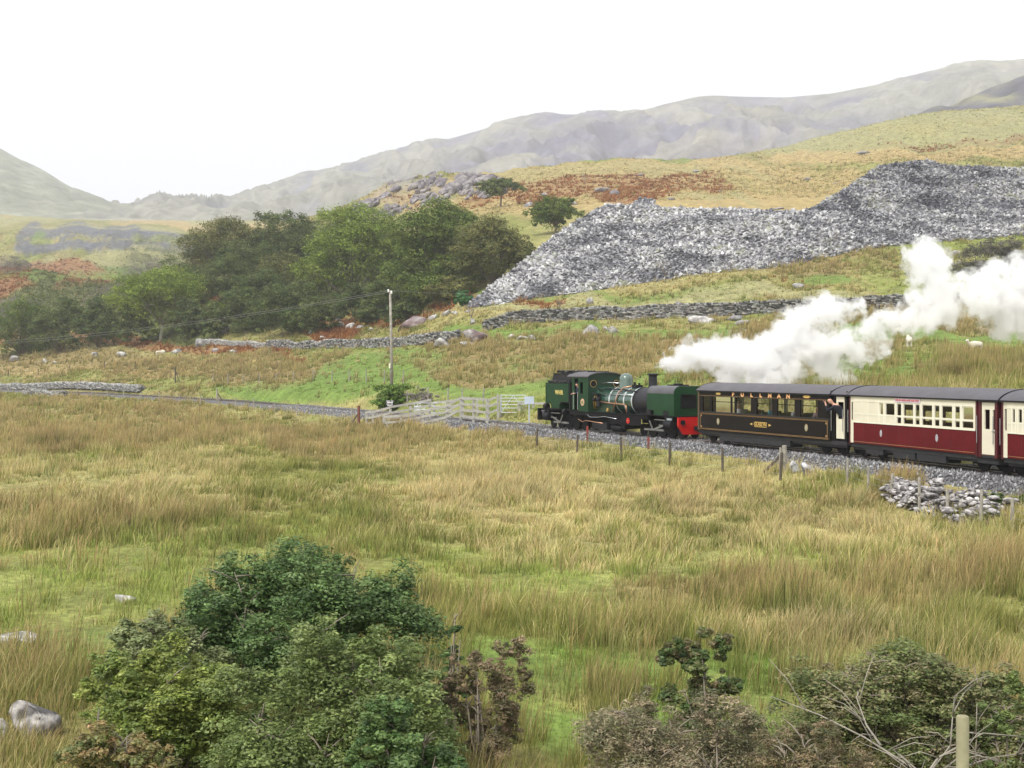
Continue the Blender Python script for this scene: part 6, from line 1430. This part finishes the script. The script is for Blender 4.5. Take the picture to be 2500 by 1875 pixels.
def saloon(label, pxL, pxR, pxM, build_right, wins_u, wins_l, board, crests, boxes, L_over=None, zx=None, blankto=None):
    o_, rz, L = vframe(pxL, pxR); root = empty('saloon_carriage', (o_.x, o_.y, 0), rz); tag(root, label, 'carriage')
    if L_over: L = L_over
    def px2x(px):
        k = (px - 1250) / F; u = (math.cos(rz), math.sin(rz)); w_ = (-u[1], u[0]); v = -1.07
        return (k * (o_.y + w_[1] * v) - o_.x - w_[0] * v) / (u[0] - k * u[1])
    X = lambda x: px2x(2040 + x / 4.809)
    Lm = px2x(pxM) if pxM else L
    hu = [(X(a_), X(b_), 1.70, 2.10) for a_, b_ in wins_u]; hl = [(X(a_), X(b_), 1.42, 1.62) for a_, b_ in wins_l]
    mb = MB(); grid_wall(mb, .22, Lm, 1.36, 2.36, hu + hl, -1.07, -1.03); sd_ = mb.build('upper_side', M_cream, root)
    mb = MB(); mb.box(.22, Lm, -1.066, -1.02, .56, 1.355); lo = mb.build('lower_side', M_maroon, root)
    mb = MB(); grid_wall(mb, 0, .2, .56, 2.36, [(.05, .16, 1.42, 2.1)], -1.05, -1.01); mb.build('door', M_cream, root)
    mb = MB(); mb.box(-.08, .0, -1.06, -.9, .5, 2.38); mb.box(-.06, -.02, -.9, .9, .5, 2.45); mb.build('end_wall', M_maroonD, root)
    mb = MB(); grid_wall(mb, 0, Lm, .56, 2.36, [(.5 + i * 1.2, 1.5 + i * 1.2, 1.42, 1.80) for i in range(max(1, int((Lm - .6) / 1.2)))], 1.02, 1.07); mb.build('side', M_maroonD, root)
    for i in range(max(1, int((Lm - .6) / 1.2))): glaze(root, .5 + i * 1.2, 1.5 + i * 1.2, 1.42, 1.80, y=1.04)
    mb = MB(); mb.box(0, L, -1.0, 1.0, .56, .62); mb.build('floor', M_inside, root)
    mb = MB()                                                 # cream beading round the panels and windows
    mb.box(.22, Lm, -1.085, -1.071, 1.335, 1.375); mb.box(.22, Lm, -1.082, -1.071, 2.13, 2.16)
    for a_, b_ in wins_u:
        for x in (X(a_) - .035, X(b_) + .035): mb.box(x - .028, x + .028, -1.084, -1.071, 1.375, 2.13)
    mb.box(.22, Lm, -1.08, -1.071, 1.64, 1.68)
    if blankto:
        for x in (blankto): mb.box(X(x) - .012, X(x) + .012, -1.08, -1.071, 1.375, 2.13)
    mb.build('beading', M_creamL, sd_)
    mb = MB(); mb.box(.25, Lm - .05, -1.072, -1.067, .615, .628); mb.build('lining', M_goldl, lo)
    mb = MB()
    for x in np.arange(.9, Lm, .72): mb.box(x - .008, x + .008, -1.070, -1.0665, .6, 1.34)
    mb.build('panel_joint', M_maroonD, lo)
    for (a_, b_, z0, z1) in hu + hl: glaze(root, a_, b_, z0, z1, y=-1.045)
    if board:
        x0, x1 = X(board[0]), X(board[1]); b_ = MB(); b_.box(x0, x1, -1.10, -1.08, 2.17, 2.31); bd = b_.build('destination_board', mat('board_pink_white', (.62, .55, .58), rough=.5, var=.1), sd_)
        b_ = MB(); w_ = (x1 - x0) / 3
        text('WELSH HIGHLAND RAILWAY', (x0 + x1) / 2, -1.104, 2.24, .075, mat('board_red', (.45, .08, .10), rough=.5), bd, bold=.003, wd=(x1 - x0) * .9 / 1.32)
    for x in crests:
        b_ = MB(); b_.prism([(X(x) + .07 * math.cos(t), 1.0 + .13 * math.sin(t)) for t in np.linspace(0, 2 * math.pi, 13)[:-1]], -1.073, -1.067); c = b_.build('crest', mat('silver_crest', (.38, .38, .40), rough=.5, var=.3, scale=30) if 'silver_crest' not in bpy.data.materials else bpy.data.materials['silver_crest'], lo)
    mb = MB()
    if pxM:
        mb.box(Lm, Lm + .06, -1.06, 1.0, .5, 2.40).box(L - .06, L, -1.0, 1.0, .5, 2.45).box(L - .12, L, -1.06, -.95, .5, 2.4).box(Lm + .06, Lm + .22, -1.02, -.98, .5, 2.38).box(Lm, L, -1.02, -.98, 2.3, 2.38); mb.build('vestibule', M_maroonD, root)
        d0, d1 = X(1706), X(1873); mb = MB(); grid_wall(mb, d0, d1, .60, 2.28, [(d0 + .13, d0 + .38, 1.42, 2.05), (d0 + .52, d1 - .03, 1.42, 2.05)], -1.03, -.985); dr = mb.build('door', M_cream, root)
        mb = MB(); mb.bar((d0 + .5, -1.05, 1.36), (d0 + .75, -1.05, 1.34), .02, .03); mb.build('handle', M_steel, dr)
        for x in (Lm + .1, d1 - .08): mb = MB(); mb.tube([(x, -1.09, .95), (x, -1.09, 1.85)], .015, 6); mb.build('handrail', M_steel, root)
        mb = MB(); mb.box(Lm + .05, L, -1.0, 1.0, .30, .5); mb.build('step', M_under, root)
    mb = MB(); mb.tube([(-.1, -1.1, .95), (-.1, -1.1, 1.8)], .015, 6); mb.build('handrail', M_steel, root)
    roof(-.1, L + .1, root); underframe(-.05, L, root, boxes, (.55, L - .9) if pxM else (.55, L - 1.2))
    seats(root, np.arange(3.0, Lm, 1.5), M_inside)
    return root, rz, o_
saloon('maroon and cream saloon carriage with a destination board, middle of the train', 2077, 2432, 2381, True, [(515, 560), (590, 695), (722, 772), (800, 912), (938, 988), (1018, 1135), (1165, 1220), (1250, 1370), (1405, 1460), (1490, 1620)], [(722, 772), (800, 912), (938, 988), (1018, 1135), (1165, 1220), (1250, 1370), (1405, 1460), (1490, 1620)], (700, 1000), (532, 1187), [(.9, 2.0, .2), (2.6, 3.9, .16), (4.0, 5.6, .16)], blankto=(310, 380))
saloon('maroon and cream carriage cut off by the right edge of the picture', 2449, 2800, None, False, [(2080, 2108), (2150, 2190), (2230, 2330), (2370, 2420), (2460, 2600), (2640, 2700)], [(2230, 2330), (2370, 2420), (2460, 2600), (2640, 2700)], None, (), [(1.5, 4.5, .16)], L_over=9.0)

# ------------------------------------------------------------ people
def hand(V, E, Rr, w_i, wrist, d_, side, curl=.4):
    """palm, five fingers and a thumb rooted in the palm"""
    d_ = Vector(d_).normalized(); s_ = Vector(side).normalized(); n_ = d_.cross(s_)
    k = len(V); V.append(wrist + d_ * .045); E.append((w_i, k)); Rr.append(.032); V.append(wrist + d_ * .085); E.append((k, k + 1)); Rr.append(.034); pk = k + 1
    for j, (off, ln) in enumerate(((-.03, .07), (-.01, .08), (.01, .075), (.03, .058))):
        a_ = len(V); V.append(wrist + d_ * .12 + s_ * off); E.append((pk, a_)); Rr.append(.010); V.append(V[a_] + (d_ * (1 - curl) + n_ * curl).normalized() * ln * .6); E.append((a_, a_ + 1)); Rr.append(.009)
        V.append(V[a_ + 1] + (d_ * (1 - 1.6 * curl) + n_ * curl * 1.5).normalized() * ln * .4); E.append((a_ + 1, a_ + 2)); Rr.append(.008)
    a_ = len(V); V.append(wrist + d_ * .06 - s_ * .045); E.append((k, a_)); Rr.append(.012); V.append(wrist + d_ * .10 - s_ * .055 + n_ * .02); E.append((a_, a_ + 1)); Rr.append(.010)
def person(label, loc, rz, top, hair=None, lean=0.0, elbows=None, hands_=None, seated=True, trousers=(.03, .03, .05), bald=False, head_yaw=0.0, cap=None):
    """local frame: facing -y; loc = hips on seat or feet on floor"""
    root = empty('person', loc, rz); tag(root, label, 'person')
    hz = .08 if seated else .92
    hip = Vector((0, 0, hz)); ch = Vector((0, -lean * .6, hz + .36)); sh = Vector((0, -lean, hz + .50)); nk = sh + Vector((0, -lean * .15, .08)); hd = nk + Vector((0, -.03 - lean * .2, .10)); ht = hd + Vector((0, .005, .10))
    V = [hip, ch, sh, nk, hd, ht]; E = [(0, 1), (1, 2), (2, 3), (3, 4), (4, 5)]; Rr = [.15, .17, .11, .055, .082, .085]
    face = Vector((math.sin(head_yaw), -math.cos(head_yaw), 0))
    k = len(V); V += [hd + face * .095 + Vector((0, 0, .01))]; E += [(4, k)]; Rr += [.018]
    k = len(V); V += [hd + face * .06 + Vector((0, 0, -.055))]; E += [(4, k)]; Rr += [.035]
    side = Vector((face.y, -face.x, 0))
    for s_ in (-1, 1): k = len(V); V += [hd + side * s_ * .088]; E += [(4, k)]; Rr += [.015]
    Vs, Es, Rs = [hip.copy(), ch.copy(), sh.copy(), sh + Vector((0, 0, .03))], [(0, 1), (1, 2), (2, 3)], [.18, .205, .15, .085]
    for i, s_ in enumerate((-1, 1)):
        el = sh + (Vector(elbows[i]) if elbows else Vector((s_ * .27, -.06, -.30))); ha = sh + (Vector(hands_[i]) if hands_ else Vector((s_ * .16, -.30, -.36)))
        k = len(V); sp = sh + Vector((s_ * .18, 0, -.02)); V += [sp, el, ha]; E += [(2, k), (k, k + 1), (k + 1, k + 2)]; Rr += [.062, .042, .03]
        hand(V, E, Rr, k + 2, ha, (ha - el), (Vector((s_, 0, 0))))
        q = len(Vs); Vs += [sp.copy(), el.copy(), el.lerp(ha, .85)]; Es += [(2, q), (q, q + 1), (q + 1, q + 2)]; Rs += [.078, .056, .045]
    Vt, Et, Rt = [hip.copy(), hip + Vector((0, 0, .1))], [(0, 1)], [.16, .15]
    for s_ in (-1, 1):
        k = len(V)
        if seated: P = [Vector((s_ * .1, -.02, hz - .02)), Vector((s_ * .12, -.42, hz + .02)), Vector((s_ * .12, -.42, hz - .38)), Vector((s_ * .12, -.54, hz - .42))]
        else: P = [Vector((s_ * .1, 0, hz - .05)), Vector((s_ * .11, -.02, hz - .45)), Vector((s_ * .12, .02, .08)), Vector((s_ * .12, -.12, .04))]
        V += P; E += [(0, k), (k, k + 1), (k + 1, k + 2), (k + 2, k + 3)]; Rr += [.09, .06, .045, .04]
        q = len(Vt); Vt += [p.copy() for p in P[:3]]; Et += [(0, q), (q, q + 1), (q + 1, q + 2)]; Rt += [.10, .075, .06]
    skinned('body', V, E, Rr, M_skin, root, sub=1, root=0)
    mk = lambda c: mat('cloth', c, rough=.95, var=.12, scale=9)
    skinned('shirt' if top[1] == 's' else 'coat', Vs, Es, Rs, mk(top[0]), root, sub=1, root=0); skinned('trousers', Vt, Et, Rt, mk(trousers), root, sub=1, root=0)
    if not bald:
        skinned('hair', [hd - face * .03 + Vector((0, 0, .07)), ht - face * .02 + Vector((0, 0, .035)), hd - face * .06], [(0, 1), (0, 2)], [.096, .085, .08], mat('hair', hair or (.05, .035, .025), rough=.8), root, sub=1)
    if cap:
        mb = MB(); mb.lathe(tuple(ht + Vector((0, 0, .0))), [(.10, 0), (.105, .04), (.09, .09), (.01, .1)], 14); mb.build('cap', mk(cap), root)
    return root
def in_vehicle(o_, rz, x, y, z): return (o_.x + math.cos(rz) * x - math.sin(rz) * y, o_.y + math.sin(rz) * x + math.cos(rz) * y, z)
zp = lambda x: ppx(1680 + x / 5.027) + .25
person('passenger in a white shirt with dark waistcoat at the second carriage window from the left', in_vehicle(PO, PRZ, zp(470), -.60, .98), PRZ + R(90), ((.62, .62, .62), 's'), hair=(.3, .28, .25))
person('passenger with dark reddish top at the third carriage window', in_vehicle(PO, PRZ, zp(680), -.60, .98), PRZ - R(90), ((.14, .07, .05), 's'), hair=(.08, .05, .03))
person('passenger in a turquoise shirt looking out of the middle carriage window', in_vehicle(PO, PRZ, zp(900), -.66, .98), PRZ + R(90), ((.10, .32, .40), 's'), hair=(.4, .36, .3), head_yaw=-.9)
person('white haired passenger in a white top at the fifth carriage window', in_vehicle(PO, PRZ, zp(1185), -.66, .98), PRZ + R(90), ((.62, .62, .60), 's'), hair=(.6, .58, .54), head_yaw=-.9, elbows=[(-.27, -.1, -.28), (.25, -.12, -.28)], hands_=[(-.16, -.3, -.34), (.12, -.22, .02)])
person('passenger in a pink top at the last carriage window before the door', in_vehicle(PO, PRZ, zp(1455), -.66, .98), PRZ - R(90), ((.50, .33, .38), 's'), hair=(.14, .09, .05), head_yaw=.9)
zd = ppx(1680 + 1850 / 5.027)
pm = person('bald man in a dark coat leaning out of the cream carriage door with a camera', in_vehicle(PO, PRZ, zd + .05, -.72, .50), PRZ - R(45), ((.012, .014, .022), 'c'), seated=False, bald=True, lean=.46, elbows=[(-.24, -.26, -.20), (.22, -.26, -.18)], hands_=[(-.10, -.36, .06), (.08, -.34, .05)])
cl = pm.matrix_basis @ Vector((0, -.46 - .42, .92 + .50 + .10))
cmb = MB(); cmb.box(-.06, .06, -.03, .03, -.04, .04); cmb.lathe((0, -.03, 0), [(.03, 0), (.03, -.05), (.02, -.06)], 12, 'y'); co = cmb.build('camera_body', M_blk, loc=tuple(cl)); co.rotation_euler = (0, 0, PRZ - R(45)); tag(co, 'small dark camera held up by the bald man leaning from the carriage door', 'camera')
person('engine driver with bare forearm looking out of the locomotive cab doorway', in_vehicle(LO, LRZ, 4.14, -.80, 1.12), LRZ - R(10), ((.02, .025, .05), 's'), seated=False, hair=(.12, .08, .05), lean=.12, cap=(.02, .02, .03)).scale = (.86, .86, .84)
person('fireman in dark overalls standing inside the locomotive cab behind the side window', in_vehicle(LO, LRZ, 4.85, -.55, 1.12), LRZ + R(20), ((.03, .04, .09), 's'), seated=False, hair=(.2, .17, .14)).scale = (.86, .86, .84)
# ============================================================ STEAM
def steam():
    # (px, row, radius in px, distance): puffs drifting off to the right behind the train
    S = [(1616, 893, 12, 63.0), (1640, 886, 20, 63), (1668, 878, 27, 63), (1705, 866, 34, 62.5), (1750, 866, 40, 62.5), (1800, 872, 46, 62.5), (1785, 920, 32, 62.5), (1850, 885, 52, 62), (1870, 920, 46, 62), (1905, 850, 50, 62), (1920, 895, 40, 62),
         (1930, 810, 44, 62), (1965, 780, 38, 62), (2005, 758, 36, 62), (2050, 757, 28, 62), (2090, 752, 18, 62), (1975, 850, 40, 62), (2015, 880, 40, 62), (2055, 925, 26, 62), (2050, 835, 36, 61.5), (2095, 860, 30, 61.5), (2120, 805, 32, 61.5), (2165, 785, 30, 61.5), (2150, 850, 20, 61.5),
         (2215, 780, 32, 61), (2265, 775, 34, 61), (2300, 755, 40, 61), (2290, 715, 44, 61), (2270, 670, 42, 61), (2255, 635, 40, 61), (2290, 640, 34, 61), (2215, 622, 16, 61), (2235, 735, 26, 61), (2340, 690, 22, 60.5), (2375, 720, 30, 60),
         (2400, 690, 40, 60), (2420, 665, 32, 60), (2455, 655, 22, 60), (2490, 645, 22, 60), (2400, 740, 40, 60), (2450, 730, 50, 60), (2500, 720, 55, 60), (2460, 785, 40, 60), (2530, 690, 60, 60), (2510, 790, 40, 60), (2560, 760, 60, 60)]
    P = []
    rr = np.random.default_rng(8)
    for px, py, r_, Y in S:
        c = at(px, py, Y); rm = r_ * Y / F * 1.0; P.append((c.x, c.y + rr.uniform(-.3, .3), c.z, rm))
    # envelope mesh: union of the puffs
    bm = bmesh.new()
    for (x, y, z, r_) in P:
        bmesh.ops.create_icosphere(bm, subdivisions=2, radius=r_ * 1.8, matrix=Matrix.Translation((x, y, z)) @ Matrix.Diagonal((1, 1.0, 1, 1)))
    me = bpy.data.meshes.new('steam_cloud'); bm.to_mesh(me); bm.free(); o = bpy.data.objects.new('steam_cloud', me); COL.objects.link(o)
    md = o.modifiers.new('r', 'REMESH'); md.mode = 'VOXEL'; md.voxel_size = .16
    dg = bpy.context.evaluated_depsgraph_get(); me2 = bpy.data.meshes.new_from_object(o.evaluated_get(dg)); o.modifiers.clear(); o.data = me2
    m = bpy.data.materials.new('steam'); m.use_nodes = True; n = m.node_tree; n.nodes.clear(); out = n.nodes.new('ShaderNodeOutputMaterial')
    tc = n.nodes.new('ShaderNodeTexCoord')
    def math_(op, a_, b_=None, c_=None, clamp=False):
        q = n.nodes.new('ShaderNodeMath'); q.operation = op; q.use_clamp = clamp
        for i, v in enumerate((a_, b_, c_)):
            if v is None: continue
            if hasattr(v, 'is_linked') or hasattr(v, 'links'): n.links.new(v, q.inputs[i])
            else: q.inputs[i].default_value = v
        return q.outputs[0]
    # billows: warp the position, then measure depth inside the puffs
    nz = n.nodes.new('ShaderNodeTexNoise'); nz.inputs['Scale'].default_value = 1.15; nz.inputs['Detail'].default_value = 4; nz.inputs['Roughness'].default_value = .62
    n.links.new(tc.outputs['Object'], nz.inputs['Vector'])
    sb = n.nodes.new('ShaderNodeVectorMath'); sb.operation = 'SUBTRACT'; n.links.new(nz.outputs['Color'], sb.inputs[0]); sb.inputs[1].default_value = (.5, .5, .5)
    ma = n.nodes.new('ShaderNodeVectorMath'); ma.operation = 'MULTIPLY_ADD'; n.links.new(sb.outputs[0], ma.inputs[0]); ma.inputs[1].default_value = (2.3, 2.3, 2.3); n.links.new(tc.outputs['Object'], ma.inputs[2])
    cur = None
    for (x, y, z, r_) in P:
        d = n.nodes.new('ShaderNodeVectorMath'); d.operation = 'DISTANCE'; n.links.new(ma.outputs[0], d.inputs[0]); d.inputs[1].default_value = (x, y, z)
        s_ = math_('MULTIPLY_ADD', d.outputs['Value'], -1.0 / r_, 1.0)       # 1 in the centre, 0 at the puff's rim
        s_ = math_('MULTIPLY', s_, r_ ** .5)
        cur = s_ if cur is None else math_('MAXIMUM', cur, s_)
    nf = n.nodes.new('ShaderNodeTexNoise'); nf.inputs['Scale'].default_value = 2.2; nf.inputs['Detail'].default_value = 6; nf.inputs['Roughness'].default_value = .66; n.links.new(tc.outputs['Object'], nf.inputs['Vector'])
    e = math_('MULTIPLY_ADD', nf.outputs['Fac'], 1.25, -.63); cur = math_('ADD', cur, e)
    mr = n.nodes.new('ShaderNodeMapRange'); mr.interpolation_type = 'SMOOTHSTEP'; mr.inputs['From Min'].default_value = -.20; mr.inputs['From Max'].default_value = .16; mr.inputs['To Max'].default_value = 1; n.links.new(cur, mr.inputs['Value'])
    # thinner towards the right, where the cloud is old
    sx = n.nodes.new('ShaderNodeSeparateXYZ'); n.links.new(tc.outputs['Object'], sx.inputs[0])
    thin = n.nodes.new('ShaderNodeMapRange'); thin.inputs['From Min'].default_value = 13; thin.inputs['From Max'].default_value = 24; thin.inputs['To Min'].default_value = 8.0; thin.inputs['To Max'].default_value = 4.0; n.links.new(sx.outputs[0], thin.inputs['Value'])
    den = math_('MULTIPLY', mr.outputs[0], thin.outputs[0])
    pv = n.nodes.new('ShaderNodeVolumePrincipled'); pv.inputs['Color'].default_value = (.995, .995, .995, 1); pv.inputs['Anisotropy'].default_value = .25; n.links.new(den, pv.inputs['Density']); n.links.new(pv.outputs[0], out.inputs['Volume'])
    pass
    me2.materials.clear(); me2.materials.append(m)
    try: m.cycles.volume_step_rate = 1.0
    except Exception: pass
    tag(o, 'billowing white steam trailing from the chimney over the carriages to the right', 'steam', kind='stuff')
steam()
# ============================================================ HAZE
def haze():
    mb = MB(); mb.box(-3000, 3600, -12, 3300, -22, 640)
    m = bpy.data.materials.new('haze'); m.use_nodes = True; n = m.node_tree; n.nodes.clear(); out = n.nodes.new('ShaderNodeOutputMaterial'); pv = n.nodes.new('ShaderNodeVolumePrincipled')
    pv.inputs['Color'].default_value = (.90, .92, 1.0, 1); pv.inputs['Density'].default_value = .00026; pv.inputs['Anisotropy'].default_value = .2; n.links.new(pv.outputs[0], out.inputs['Volume'])
    o = mb.build('haze', m); tag(o, kind='stuff', label='pale damp air that fades the far mountains', cat='haze')
haze()
